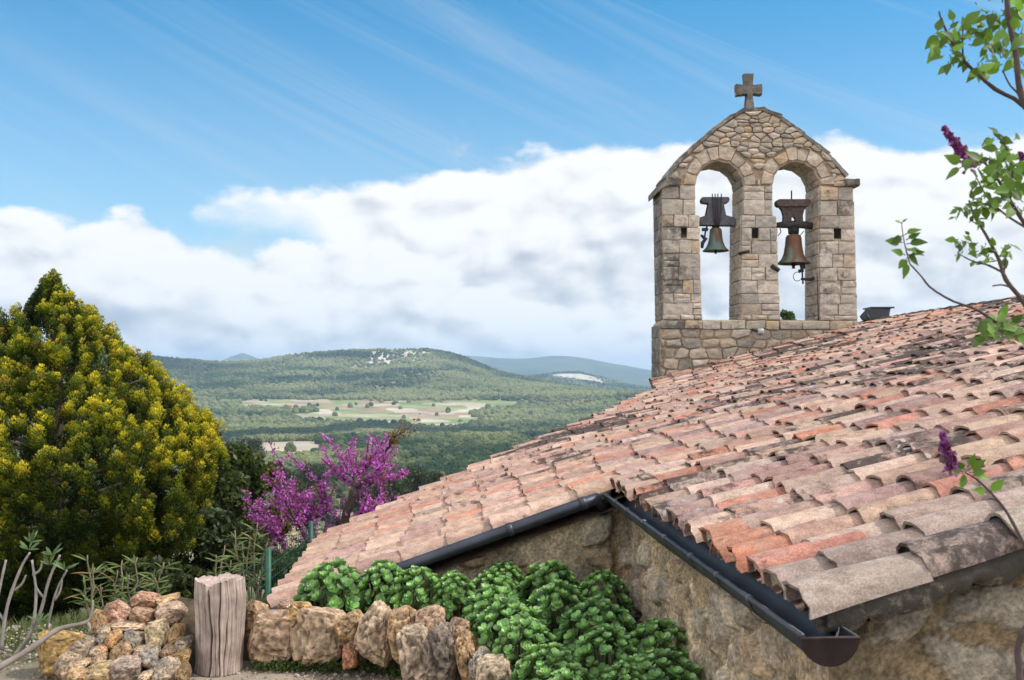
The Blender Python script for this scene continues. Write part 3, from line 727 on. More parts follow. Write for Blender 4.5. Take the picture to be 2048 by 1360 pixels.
# gutter along the long eave ------------------------------------------------
def gutter():
    gA = np.array([.862, 2.70, -.705]); gB = np.array([.618, 6.26, -.705]); d = nrm(gB-gA); side = nrm(np.array([d[1], -d[0], 0])); r = .077
    ph = np.linspace(np.pi, 2*np.pi, 17); n = 40; mb = MB(); V = []
    for shell, rr in ((0, r), (1, r-.004)):
        V = []
        for t in np.linspace(0, 1, n):
            c = gA+(gB-gA)*t+np.array([0, 0, .004*math.sin(t*9)])
            V += list(c+np.outer(np.cos(ph)*rr, side)+np.outer(np.sin(ph)*rr*.95, [0, 0, 1]))
        mb.grid(np.array(V), n, 17, np.array((.030, .033, .045)))
    mb.tube([gA-side*r+np.array([0, 0, .004]), (gA+gB)/2-side*r+np.array([0, 0, .002]), gB-side*r+np.array([0, 0, .004])], .0095, (.032, .036, .048), 8)
    mb.tube([gA+side*r, gB+side*r], .004, (.03, .033, .045), 6)
    g = mb.build('gutter', M_zinc, chapel)
    # joint bands, the solder seam and the closed end
    for t in (.13, .235, .34, .47, .60, .72, .82, .91):
        c = gA+(gB-gA)*t; m2 = MB(); ring = []
        for dd in (-.012, .012): ring += list(c+d*dd+np.outer(np.cos(ph)*(r+.006), side)+np.outer(np.sin(ph)*(r+.006)*.95, [0, 0, 1]))
        m2.grid(np.array(ring), 2, 17, np.array((.04, .042, .05)))
        m2.tube([c-d*.008-side*r+np.array([0, 0, .004]), c+d*.008-side*r+np.array([0, 0, .004])], .014, (.075, .08, .09), 8)
        m2.build('gutter_bracket', M_zinc, g)
    m2 = MB(); ring = []
    for dd in (.105, .120): ring += list(gA+d*dd+np.outer(np.cos(ph)*(r-.007), side)+np.outer(np.sin(ph)*(r-.007)*.95, [0, 0, 1]))
    m2.grid(np.array(ring), 2, 17, np.array((.45, .5, .52))); sm = m2.build('solder_seam', M_iron, g)
    m3 = MB(); rim = np.array(gA+np.outer(np.cos(ph)*(r+.004), side)+np.outer(np.sin(ph)*(r+.004)*.97, [0, 0, 1]))
    m3.add(np.vstack([gA-d*.006, rim-d*.006]), None, [(0, i, i+1) for i in range(1, 17)], (.018, .009, .009))
    R2 = np.concatenate([rim-d*.006, rim+d*.012]); m3.grid(R2, 2, 17, np.array((.04, .022, .02)))
    m3.tube([rim[0]-d*.004, rim[-1]-d*.004], .004, (.05, .035, .03), 6)
    m3.build('end_cap', M_cap, g)
    # outlet and the pipe that runs down the lean-to verge
    m4 = MB(); p = [gB+np.array([-.02, -.10, -.05]), gB+np.array([-.06, -.17, -.10])]
    for b in np.linspace(-.12, -2.06, 14): q = Rf(A_C-.055, b)+np.array([0, 0, .005]); p.append(q)
    m4.tube(p, .037, (.032, .035, .05), 14); pipe = m4.build('downpipe', M_zinc, chapel)
    for b in (-.18, -.62, -1.3):
        q = Rf(A_C-.055, b)+np.array([0, 0, .005]); q2 = Rf(A_C-.055, b-.035)+np.array([0, 0, .005]); m5 = MB(); m5.tube([q, q2], .0405, (.04, .043, .055), 14); m5.build('pipe_collar', M_zinc, pipe)
gutter()

# ------------------------------------------------------------------ chapel : bell gable
YT = 15.30; KP = YT/FPX                         # metres per photo pixel on its front face
TROT = math.radians(2.5)
TU = np.array([math.cos(TROT), math.sin(TROT), 0]); TW = np.array([-math.sin(TROT), math.cos(TROT), 0]); TV = np.array([0, 0, 1.0])
TO = W(1510, 640, YT)
DEP = 0.62
def tp(px, py, w=0.0):                          # point of the bell gable: photo column/row on the front face, w metres back
    return TO+TU*((px-1510)*KP)+TV*((640-py)*KP)+TW*w
def clip_half(poly, n, c):                     # keep n.x <= c
    out = []; m = len(poly)
    for i in range(m):
        p, q = poly[i], poly[(i+1) % m]; dp, dq = np.dot(n, p)-c, np.dot(n, q)-c
        if dp <= 0: out.append(p)
        if dp*dq < 0: out.append(p+(q-p)*(dp/(dp-dq)))
    return out
def shrink(poly, g):
    P = [np.asarray(p, float) for p in poly]; c = sum(P)/len(P); out = P
    area = sum(P[i][0]*P[(i+1) % len(P)][1]-P[(i+1) % len(P)][0]*P[i][1] for i in range(len(P)))
    sg = 1 if area > 0 else -1
    for i in range(len(P)):
        p, q = P[i], P[(i+1) % len(P)]; d = q-p; L = np.linalg.norm(d)
        if L < 1e-6: continue
        n = np.array([d[1], -d[0]])/L*sg; out = clip_half(out, n, np.dot(n, p)-g)
        if len(out) < 3: return []
    return out
rs = random.Random(5)
def jitter(poly, j): return [np.asarray(p, float)+np.array([rs.uniform(-j, j), rs.uniform(-j, j)]) for p in poly]
def dress(poly, cut=2.0):                       # knock the corners off
    out = []; m = len(poly)
    for i in range(m):
        p, a, b = np.asarray(poly[i], float), np.asarray(poly[i-1], float), np.asarray(poly[(i+1) % m], float)
        la, lb = np.linalg.norm(a-p), np.linalg.norm(b-p); k = cut*rs.uniform(.4, 1.3)
        out.append(p+(a-p)*min(.4, k/max(la, .1))); out.append(p+(b-p)*min(.4, k/max(lb, .1)))
    return out
ASH = [(.53, .465, .40), (.50, .44, .375), (.56, .495, .43), (.475, .42, .365), (.53, .455, .385), (.49, .445, .395)]
RUB = [(.47, .40, .32), (.41, .35, .285), (.54, .475, .395), (.45, .365, .28), (.36, .32, .275), (.49, .39, .30)]
def lay(mb, poly, f3, h, col, lich, bevel=1.0, gap=.58, sub=True):
    """one stone: its outline in (s,t), f3(s,t,h) puts it in space"""
    a = shrink(poly, gap)
    if len(a) < 3: return
    b = shrink(a, bevel)
    if len(b) < 3: b = [np.mean(a, axis=0)+(p-np.mean(a, axis=0))*.6 for p in a]
    n = len(a)
    if len(b) == n:
        V = [f3(*p, -.012) for p in a]+[f3(*p, h*.65) for p in a]+[f3(*p, h) for p in b]+[f3(*np.mean(b, axis=0), h+rs.uniform(0, .012))]
        q = [(r*n+i, r*n+(i+1) % n, (r+1)*n+(i+1) % n, (r+1)*n+i) for r in range(2) for i in range(n)]
        t = [(3*n, 2*n+i, 2*n+(i+1) % n) for i in range(n)]
        mb.add(V, q, t, col, lich)
    else:
        V = [f3(*p, -.012) for p in a]+[f3(*p, h) for p in a]+[f3(*np.mean(a, axis=0), h+.01)]
        q = [(i, (i+1) % n, n+(i+1) % n, n+i) for i in range(n)]; t = [(2*n, n+i, n+(i+1) % n) for i in range(n)]
        mb.add(V, q, t, col, lich)
def bell_gable():
    mb = MB(); front = lambda s, t, h: tp(s, t, -h)
    MOR = np.array((.40, .315, .225))
    # --- the mortar core
    def arch(cx, r, ys, yb, xl, xr, n=16):
        a = np.linspace(np.pi, 0, n); pts = [(xl[1], yb), (xl[0]+5, 434), (xl[0], 430)]+[(cx+r*math.cos(t), ys-r*math.sin(t)) for t in a]+[(xr[0], 430), (xr[0]-4 if xr[2] else xr[0], 434), (xr[1], yb)]
        return pts
    h1 = arch(1438, 49, 371, 640, (1389, 1403), (1487, 1480, True)); h2 = arch(1593, 48, 369, 640, (1545, 1561), (1641, 1640, False))
    outer = [(1318, 800), (1318, 650), (1325, 641), (1321, 384), (1321, 372), (1337, 358), (1366, 318), (1388, 299), (1428, 262), (1487, 224), (1528, 222), (1562, 236), (1607, 270), (1657, 310), (1690, 352), (1709, 366), (1709, 384), (1718, 640), (1722, 660), (1722, 800)]
    loops = [outer, h1, h2]
    tri = geometry.tessellate_polygon([[Vector((p[0], p[1], 0)) for p in L] for L in loops])
    flat = [p for L in loops for p in L]; n = len(flat)
    for w in (0.0, DEP):
        mb.add([tp(*p, w) for p in flat], None, [list(t) for t in tri], MOR, .15)
    for L in loops:
        m = len(L)
        for i in range(m):
            p, q = L[i], L[(i+1) % m]
            if L is outer and p[1] > 650 and q[1] > 790 and i != 0: continue
            mb.add([tp(*p, 0), tp(*q, 0), tp(*q, DEP), tp(*p, DEP)], [(0, 1, 2, 3)], None, MOR*.95, .2)
    def colr(pal, x, y):
        c = np.array(rs.choice(pal))*rs.uniform(.86, 1.12)
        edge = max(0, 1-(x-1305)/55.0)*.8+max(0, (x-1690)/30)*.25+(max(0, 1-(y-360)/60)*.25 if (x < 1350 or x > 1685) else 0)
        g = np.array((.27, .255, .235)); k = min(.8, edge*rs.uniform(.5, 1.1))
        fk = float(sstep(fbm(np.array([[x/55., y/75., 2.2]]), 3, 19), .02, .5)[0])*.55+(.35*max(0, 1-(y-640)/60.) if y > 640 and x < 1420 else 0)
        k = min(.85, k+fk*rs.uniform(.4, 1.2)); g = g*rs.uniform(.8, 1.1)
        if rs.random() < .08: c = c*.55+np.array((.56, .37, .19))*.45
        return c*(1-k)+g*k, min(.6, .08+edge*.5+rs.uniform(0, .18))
    # --- ashlar piers, course by course
    def xl_(y, a, b): return a if y < 431 else b[0]+(b[1]-b[0])*(y-431)/209.0
    ys = [372, 400, 431]; y = 431
    while y < 632: y += rs.uniform(19, 28); ys.append(min(y, 640))
    if ys[-1] < 640: ys[-1] = 640
    piers = [(lambda y: 1321+(y-372)*.017, lambda y: xl_(y, 1389, (1397, 1403)), (1358, 1372)),
             (lambda y: xl_(y, 1487, (1482, 1480)), lambda y: xl_(y, 1545, (1553, 1561)), (1502, 1516)),
             (lambda y: 1641 if y < 431 else 1640, lambda y: 1709+(y-372)*.034, (1670, 1685))]
    for pi, (L_, R_, hole) in enumerate(piers):
        for ci in range(len(ys)-1):
            y0, y1 = ys[ci], ys[ci+1]
            l, r = L_((y0+y1)/2), R_((y0+y1)/2); cuts = [l]; x = l
            while True:
                x += rs.uniform(20, 44)
                if x > r-14: break
                cuts.append(x)
            cuts.append(r)
            for x0, x1 in zip(cuts[:-1], cuts[1:]):
                if y0 < 470 < y1 and x0 < (hole[0]+hole[1])/2 < x1:      # the putlog hole splits this stone
                    parts = [(x0, hole[0]), (hole[1], x1)]
                else: parts = [(x0, x1)]
                for a, b in parts:
                    if b-a < 5: continue
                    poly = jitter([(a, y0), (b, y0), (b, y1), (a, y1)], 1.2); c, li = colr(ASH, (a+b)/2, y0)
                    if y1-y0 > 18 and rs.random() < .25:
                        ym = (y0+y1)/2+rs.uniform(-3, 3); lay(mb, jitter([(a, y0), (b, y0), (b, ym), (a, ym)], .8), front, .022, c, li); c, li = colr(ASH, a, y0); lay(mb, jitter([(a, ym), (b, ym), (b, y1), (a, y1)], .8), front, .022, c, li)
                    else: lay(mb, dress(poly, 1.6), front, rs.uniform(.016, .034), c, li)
            # the jamb faces that look left into the openings
            if pi > 0:
                cuts = [0, rs.uniform(.25, .38), DEP]
                for w0, w1 in zip(cuts[:-1], cuts[1:]):
                    c, li = colr(ASH, 1500, y0)
                    lay(mb, [(w0/KP, y0), (w1/KP, y0), (w1/KP, y1), (w0/KP, y1)], lambda s, t, h, L_=L_: tp(L_(t)-h/KP, t, s*KP), .015, c, li)
            else:
                for w0, w1 in ((0, .3), (.3, DEP)):
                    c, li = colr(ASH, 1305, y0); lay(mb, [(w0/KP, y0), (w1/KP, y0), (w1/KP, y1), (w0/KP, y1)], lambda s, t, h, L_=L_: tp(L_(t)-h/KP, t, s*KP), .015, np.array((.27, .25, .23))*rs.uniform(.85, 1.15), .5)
    for pi, hx in enumerate(((1358, 1372), (1502, 1516), (1670, 1685))):  # near-black blocks put in as the shade inside the putlog holes
        mb.box(tp((hx[0]+hx[1])/2, 466, .02), ((hx[1]-hx[0])*KP, .05, 20*KP), (.012, .009, .007), np.array([TU, TW, TV]))
    # --- voussoirs
    arcs = ((1438, 49, 371), (1593, 48, 369))
    for cx, r, yc in arcs:
        a = math.pi; 
        while a > 0.02:
            da = rs.uniform(.30, .50); a1 = max(0, a-da)
            if a1 < .15: a1 = 0
            ro = r+rs.uniform(22, 33); pts = []
            for t in np.linspace(a, a1, 4): pts.append((cx+r*math.cos(t), yc-r*math.sin(t)))
            for t in (a1, (a+a1)/2, a): pts.append((cx+ro*math.cos(t), yc-ro*math.sin(t)))
            c, li = colr([(.52, .44, .36), (.49, .42, .345), (.54, .44, .35)], cx, yc-40); lay(mb, pts, front, rs.uniform(.02, .035), c*rs.uniform(.95, 1.1), .05)
            for w0, w1 in ((0, .3), (.3, DEP)):
                c, li = colr(ASH, cx, yc); lay(mb, [(a*r, w0/KP), (a1*r, w0/KP), (a1*r, w1/KP), (a*r, w1/KP)], lambda s, t, h, cx=cx, r=r, yc=yc: tp(cx+(r-h/KP)*math.cos(s/r), yc-(r-h/KP)*math.sin(s/r), t*KP), .012, c*.9, .25)
            a = a1
    # --- rubble in the gable, then the wall under the openings
    def rubble(region, seeds, keepout, pal, hmin, hmax, gap, tint=1.0):
        S = np.array(seeds)
        for i, s in enumerate(S):
            d = np.hypot(S[:, 0]-s[0], (S[:, 1]-s[1])*1.8); near = np.argsort(d)[1:16]
            poly = [s+np.array(v) for v in ((-40, -30), (40, -30), (40, 30), (-40, 30))]
            for j in near:                      # stretched metric makes flat stones
                o = S[j]; n_ = np.array([(o[0]-s[0]), (o[1]-s[1])*3.2]); m_ = (s+o)/2; poly = clip_half(poly, n_, np.dot(n_, m_))
                if len(poly) < 3: break
            for (n_, c_) in region:
                if len(poly) >= 3: poly = clip_half(poly, np.array(n_), c_)
            for cx, r, yc in keepout:
                if len(poly) < 3: break
                v = s-np.array([cx, yc]); dist = np.hypot(*v)
                if dist < r: poly = []; break
                n_ = -v/dist; poly = clip_half(poly, n_, np.dot(n_, np.array([cx, yc]))-r)
            if len(poly) < 3: continue
            ext_ = np.ptp(np.array(poly), axis=0)
            if min(ext_) < 4: continue
            c, li = colr(pal, s[0], s[1]); lay(mb, dress(jitter(poly, .8), 3.0), front, rs.uniform(hmin, hmax), c*tint, li*.6, 2.0, gap)
    gl = [(1333, 358), (1366, 318), (1388, 299), (1428, 262), (1487, 224), (1528, 222), (1562, 236), (1607, 270), (1657, 310), (1690, 352)]
    seeds = []; yy = 226
    while yy < 372:
        xx = 1335+rs.uniform(0, 12)
        while xx < 1692:
            seeds.append((xx+rs.uniform(-4, 4), yy+rs.uniform(-3, 3))); xx += rs.uniform(13, 32)
        yy += rs.uniform(8, 11.5)
    seeds = [s for s in seeds if np.interp(s[0], [p[0] for p in gl], [p[1] for p in gl])+5 < s[1] and not (1380 < s[0] < 1494 and s[1] > 371) and not (1538 < s[0] < 1645 and s[1] > 369)]
    topr = [((0, 1), 372)]
    for p, q in zip(gl[:-1], gl[1:]): n_ = np.array([q[1]-p[1], -(q[0]-p[0])], float); n_ /= np.linalg.norm(n_); topr.append((n_, np.dot(n_, p)-.5))
    rubble(topr, seeds, [(c[0], c[1]+26, c[2]) for c in arcs], RUB, .02, .055, .9, 1.05)
    seeds = []; yy = 668
    while yy < 800:
        xx = 1310
        while xx < 1722: seeds.append((xx+rs.uniform(-6, 6), yy+rs.uniform(-3, 3))); xx += rs.uniform(24, 44)
        yy += rs.uniform(18, 23)
    rubble([((0, -1), -658), ((-1, 0), -1319), ((1, 0), 1722)], seeds, [], [tuple(np.array(c)*.88) for c in RUB], .015, .04, 1.6)
    x = 1319
    while x < 1718:                             # sill course
        x1 = min(1720, x+rs.uniform(22, 62)); c, li = colr([(.44, .40, .33), (.40, .36, .29), (.47, .42, .34)], x, 648)
        lay(mb, dress(jitter([(x, 641), (x1, 641), (x1, 659), (x, 659)], 1.4), 2.5), front, rs.uniform(.03, .055), c, li); x = x1
    for w0, w1 in ((0, .3), (.3, DEP)):
        for y0 in range(650, 800, 26):
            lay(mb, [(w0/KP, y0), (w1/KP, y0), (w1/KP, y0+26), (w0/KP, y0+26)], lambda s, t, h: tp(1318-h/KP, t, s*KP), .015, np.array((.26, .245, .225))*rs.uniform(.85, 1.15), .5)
    g = mb.build('bell_gable', M_stone, chapel, smooth=False)
    # --- sloping cap slabs, one mesh each
    segs = [((1486, 225), (1530, 221)), ((1331, 361), (1352, 334)), ((1350, 337), (1369, 313)), ((1367, 316), (1391, 294)), ((1389, 297), (1431, 259)), ((1428, 262), (1463, 236)), ((1460, 239), (1492, 221)),
            ((1523, 221), (1562, 236)), ((1560, 239), (1607, 270)), ((1604, 270), (1658, 309)), ((1656, 312), (1694, 353))]
    for (p, q) in segs:
        p = np.array(p, float); q = np.array(q, float); d = (q-p)/np.linalg.norm(q-p); n_ = np.array([d[1], -d[0]]); n_ = n_ if n_[1] < 0 else -n_
        m = MB(); k = 9; V = []
        for t in np.linspace(0, 1, k):
            c = p+(q-p)*t
            for o, w in ((-1, -.05), (5.5, -.06), (7, 0), (7, DEP), (5.5, DEP+.05), (-1, DEP+.05)):
                jj = (vnoise(np.array([[c[0]*.2, c[1]*.2, w*9.+o]]), 3)[0]-.5)*2.0; V.append(tp(*(c+n_*(o+jj)), w))
        m.grid(np.array(V), k, 6, np.array((.30, .285, .26))*rs.uniform(.85, 1.1), .45, wrap=True)
        for e in (0, (k-1)*6): m.poly([V[e+i] for i in range(6)], np.array((.28, .265, .24)), .4)
        m.build('coping_slab', M_stone, g, smooth=False)
    for (x0, x1, ya, yb) in ((1311, 1358, 376, 361), (1690, 1719, 358, 358)):
        m = MB(); V = []; k = 9
        for t in np.linspace(0, 1, k):
            x = x0+(x1-x0)*t; yt = ya+(yb-ya)*min(1, t*2.2)
            for o, w in ((0, -.09), (11, -.08), (14, -.05), (14, DEP+.06), (0, DEP+.09)):
                jj = (vnoise(np.array([[x*.15, o*.3, w*7.]]), 5)[0]-.5)*2.5; V.append(tp(x+jj, yt+o+jj, w))
        m.grid(np.array(V), k, 5, np.array((.30, .275, .245)), .5, wrap=True)
        for e in (0, (k-1)*5): m.poly([V[e+i] for i in range(5)], np.array((.30, .28, .25)), .5)
        m.build('cornice_stone', M_stone, g, smooth=False)
    # --- stone cross
    out = [(1489, 226), (1494, 190), (1493, 188), (1471, 191), (1469, 168), (1488, 170), (1490, 168), (1487, 146), (1508, 146), (1506, 168), (1508, 170), (1528, 167), (1527, 189), (1506, 187), (1505, 190), (1511, 226)]
    m = MB(); n = len(out); c0 = .22; inn = [np.array(p)+(np.array((1498, 180))-np.array(p))*.06 for p in out]
    tri = [list(t) for t in geometry.tessellate_polygon([[Vector((p[0], p[1], 0)) for p in out]])]
    out = [(1507+(x-1498)*.93, y-9) for x, y in out]; inn = [(1507+(x-1498)*.93, y-9) for x, y in inn]; V = [tp(*p, c0+.02) for p in out]+[tp(*p, c0+.14) for p in out]+[tp(*p, c0) for p in inn]+[tp(*p, c0+.16) for p in inn]
    q = [(i, (i+1) % n, n+(i+1) % n, n+i) for i in range(n)]+[(i, (i+1) % n, 2*n+(i+1) % n, 2*n+i) for i in range(n)]+[(n+i, n+(i+1) % n, 3*n+(i+1) % n, 3*n+i) for i in range(n)]
    m.add(V, q, [[2*n+i for i in t] for t in tri]+[[3*n+i for i in t] for t in tri], (.24, .22, .195), .6)
    m.build('stone_cross', M_stone, g, smooth=False)
    # iron shutter stay and small box on the wall, as found
    m = MB(); m.box(tp(1519, 663, -.05), (.09, .10, .08), (.42, .42, .41), np.array([TU, TW, TV]), .01); m.tube([tp(1504, 659, -.03), tp(1512, 662, -.06)], .02, (.06, .05, .05), 8); m.build('junction_box', M_iron, g)
    m = MB(); m.tube([tp(1476, 508, -.02), tp(1496, 503, -.09)], .022, (.035, .028, .025), 8); m.build('iron_pin', M_iron, g)
    m = MB(); m.tube([tp(1543, 532, -.03), tp(1554, 542, -.10)], .035, (.03, .025, .022), 8); m.build('iron_pin', M_iron, g)
    m = MB(); m.tube([tp(1635, 545, -.03), tp(1636, 600, -.035), tp(1637, 641, -.035)], .009, (.03, .03, .035), 6); m.build('cable', M_iron, g)
bell_gable()

def lathe(mb, c, prof, col, n=28, ax=TV):
    V = []; a = np.linspace(0, 2*np.pi, n, endpoint=False)
    for r, z in prof: V += list(c+np.outer(np.cos(a)*r, [1, 0, 0])+np.outer(np.sin(a)*r, [0, 1, 0])+np.array([0, 0, z]))
    mb.grid(np.array(V), len(prof), n, np.array(col), wrap=True)
YM = DEP*.5; KB = (YT+YM)/FPX
def bp_(px, py, w=0.0):                         # point in the middle plane of the openings
    p = W(px, py, YT+YM); return p+np.array([0, w, 0])
AXT = np.array([TU, TW, TV])
def extrude(mb, pts, w0, w1, col, hole=None):
    loops = [pts]+([hole] if hole else []); flat = [p for L in loops for p in L]; n = len(flat)
    tri = [list(t) for t in geometry.tessellate_polygon([[Vector((p[0], p[1], 0)) for p in L] for L in loops])]
    for w in (w0, w1): mb.add([bp_(*p, w) for p in flat], None, tri, col)
    for L in loops:
        for i in range(len(L)):
            p, q = L[i], L[(i+1) % len(L)]; mb.add([bp_(*p, w0), bp_(*q, w0), bp_(*q, w1), bp_(*p, w1)], [(0, 1, 2, 3)], None, col)
BELL = [(.10, 1.0), (.26, .985), (.40, .95), (.455, .88), (.475, .78), (.50, .60), (.55, .42), (.64, .26), (.76, .13), (.90, .045), (1.0, .0), (1.0, -.03), (.94, -.035), (.86, .05), (.70, .18), (.58, .32), (.48, .6), (.42, .85), (.2, .92)]
def small_bell():
    cx, top, bot, hw = 1431.5, 455, 501, 26
    t = thing('church_bell', bp_(cx, 507), 'smaller greenish bronze bell in left arch under a T-shaped iron-strapped yoke', 'bell', 'bells in the bell gable')
    c = bp_(cx, bot); H = (bot-top)*KB; R = hw*KB
    m = MB(); lathe(m, c, [(r*R, z*H) for r, z in BELL], (.2, .2, .2)); m.build('bell_body', M_bronze, t)
    m = MB(); m.tube([bp_(cx, 470), bp_(cx, 500), bp_(cx, 504), bp_(cx, 508)], [.012, .016, .026, .012], (.05, .045, .04), 8); m.build('clapper', M_iron, t)
    m = MB(); m.tube([bp_(cx, 456), bp_(cx, 449)], .06, (.04, .035, .035), 10); m.build('bell_crown', M_iron, t)
    wood = (.125, .125, .14)
    m = MB(); extrude(m, [(1403, 396), (1401, 401), (1403, 406), (1416, 408), (1411, 432), (1399, 436), (1398, 451), (1467, 452), (1467, 437), (1450, 432), (1445, 408), (1455, 406), (1457, 401), (1455, 396)], -.09, .09, wood); m.build('headstock', M_wood, t, smooth=False)
    for k, x in enumerate((1422, 1427.5, 1433, 1440)):
        m = MB(); m.tube([bp_(x, 390, -.10), bp_(x+(1431-x)*.15, 420, -.115), bp_(x+(1431-x)*.45, 448, -.11), bp_(1429+k*1.6, 456, -.06)], .0085, (.06, .05, .055), 6); m.build('iron_strap', M_iron, t)
    m = MB(); m.tube([bp_(1388, 447), bp_(1402, 446), bp_(1462, 446), bp_(1482, 449)], .035, (.035, .03, .03), 8); m.build('axle', M_iron, t)
def big_bell():
    cx, top, bot, hw = 1587, 468, 526, 32
    t = thing('church_bell', bp_(cx, 537), 'larger rusty brown and teal bell in right arch under a flared iron yoke', 'bell', 'bells in the bell gable')
    c = bp_(cx, bot); H = (bot-top)*KB; R = hw*KB
    m = MB(); lathe(m, c, [(r*R*(1.05 if .3 < r < .6 else 1), z*H) for r, z in BELL], (.2, .2, .2)); m.build('bell_body', M_bronze_brown, t)
    m = MB(); m.tube([bp_(cx, 490), bp_(cx, 524), bp_(cx, 529), bp_(cx, 535), bp_(cx, 537)], [.014, .02, .038, .02, .036], (.05, .03, .025), 8); m.build('clapper', M_iron, t)
    m = MB(); m.tube([bp_(cx-7, 468), bp_(cx-8, 456)], .028, (.03, .025, .025), 8); m.tube([bp_(cx+7, 468), bp_(cx+8, 456)], .028, (.03, .025, .025), 8); m.tube([bp_(cx, 469), bp_(cx, 455)], .05, (.03, .025, .025), 8); m.build('bell_crown', M_iron, t)
    iron = (.085, .062, .058)
    m = MB(); l = [(1557, 413), (1563, 421), (1566, 432), (1565, 447)]; r = [(2*1585-x, y) for x, y in l][::-1]
    hole = [(1584, 434), (1581, 438), (1582, 441), (1579, 444), (1581, 447), (1590, 447), (1592, 444), (1589, 441), (1590, 438), (1587, 434)]
    extrude(m, l+r, -.05, .05, iron, hole); m.build('headstock', M_iron, t, smooth=False)
    m = MB(); extrude(m, [(1552, 402), (1551, 406), (1552, 411), (1556, 414), (1614, 414), (1618, 411), (1619, 406), (1618, 402), (1614, 400), (1556, 400)], -.085, .085, (.11, .08, .07)); m.build('headstock_cap', M_iron, t, smooth=False)
    m = MB(); m.tube([bp_(1583, 401), bp_(1583, 381)], .011, (.03, .028, .03), 6); m.build('rod', M_iron, t)
    m = MB(); m.tube([bp_(1546, 451), bp_(1572, 449), bp_(1600, 449), bp_(1642, 454)], [.035, .06, .06, .05], (.05, .043, .043), 10); m.build('axle', M_iron, t)
    m = MB(); m.tube([bp_(1560, 456), bp_(1562, 464), bp_(1556, 472)], .008, (.03, .03, .03), 6); m.build('hook', M_iron, t); m = MB(); m.tube([bp_(1601, 470), bp_(1608, 462)], .007, (.03, .03, .03), 6); m.build('hook', M_iron, t)
small_bell(); big_bell()
def hammers():
    t = thing('bell_hammer', bp_(1600, 568), 'blue-grey electric bell hammer on bracket below the larger bell', 'bell hammer')
    c = (.05, .06, .085)
    m = MB(); m.tube([bp_(1637, 548, -.25), bp_(1633, 556, -.15), bp_(1620, 559), bp_(1602, 558)], [.05, .05, .025, .02], c, 8); m.build('bracket', M_iron, t)
    m = MB(); m.tube([bp_(1604, 528), bp_(1606, 538)], .042, c, 8); m.tube([bp_(1597, 542), bp_(1607, 541)], .025, c, 8); m.tube([bp_(1604, 540), bp_(1606, 568)], .014, c, 6); m.build('hammer_arm', M_iron, t)
    m = MB(); p = [bp_(1598+14*math.cos(x)*.6-3, 553+9*math.sin(x)) for x in np.linspace(.9, 5.4, 14)]; m.tube(p, .006, (.03, .035, .05), 5); m.build('cable', M_iron, t)
    t = thing('bell_hammer', bp_(1410, 497), 'jointed dark bell hammer beside the smaller bell on left jamb', 'bell hammer')
    m = MB(); m.tube([bp_(1414, 452), bp_(1411, 463), bp_(1409, 475)], .014, c, 6); m.box(bp_(1410, 459), (.10, .05, .05), c, AXT, .01); m.build('bracket', M_iron, t)
    m = MB(); m.tube([bp_(1402, 470), bp_(1411, 478), bp_(1405, 486), bp_(1404, 496)], [.02, .036, .03, .022], c, 8); m.build('hammer_arm', M_iron, t)
hammers()
def floodlight():
    Y = 15.9; K = Y/FPX; c = W(1750, 628, Y)
    t = thing('floodlight', W(1750, 642, Y), 'black floodlight lying on the roof ridge beside the bell gable', 'floodlight')
    m = MB(); col = (.022, .026, .032)
    ring = lambda pts, w: [W(x, y, Y+w) for x, y in pts]
    out = [(1719, 633), (1732, 618), (1736, 615), (1781, 617), (1779, 631), (1776, 633), (1745, 641), (1724, 641)]
    V = ring(out, -.16)+ring(out, .16); n = len(out)
    inn = [(1750+(x-1750)*.92, 628+(y-628)*.88) for x, y in out]; V += ring(inn, -.19)+ring(inn, .19)
    q = [(i, (i+1) % n, n+(i+1) % n, n+i) for i in range(n)]+[(i, (i+1) % n, 2*n+(i+1) % n, 2*n+i) for i in range(n)]+[(n+i, n+(i+1) % n, 3*n+(i+1) % n, 3*n+i) for i in range(n)]
    m.add(V, q, [(2*n, 2*n+i, 2*n+i+1) for i in range(1, n-1)]+[(3*n, 3*n+i, 3*n+i+1) for i in range(1, n-1)], col); m.build('housing', M_black, t, smooth=False)
    m = MB(); m.box(W(1757, 616.5, Y), (46*K, .40, 3*K), (.03, .035, .045), None, .006); m.build('rim', M_black, t, smooth=False)
    m = MB(); m.tube([W(1740, 642, Y-.2), W(1735, 630, Y-.2), W(1735, 630, Y+.2), W(1740, 642, Y+.2)], .012, (.03, .03, .03), 6); m.build('bracket', M_black, t)
floodlight()

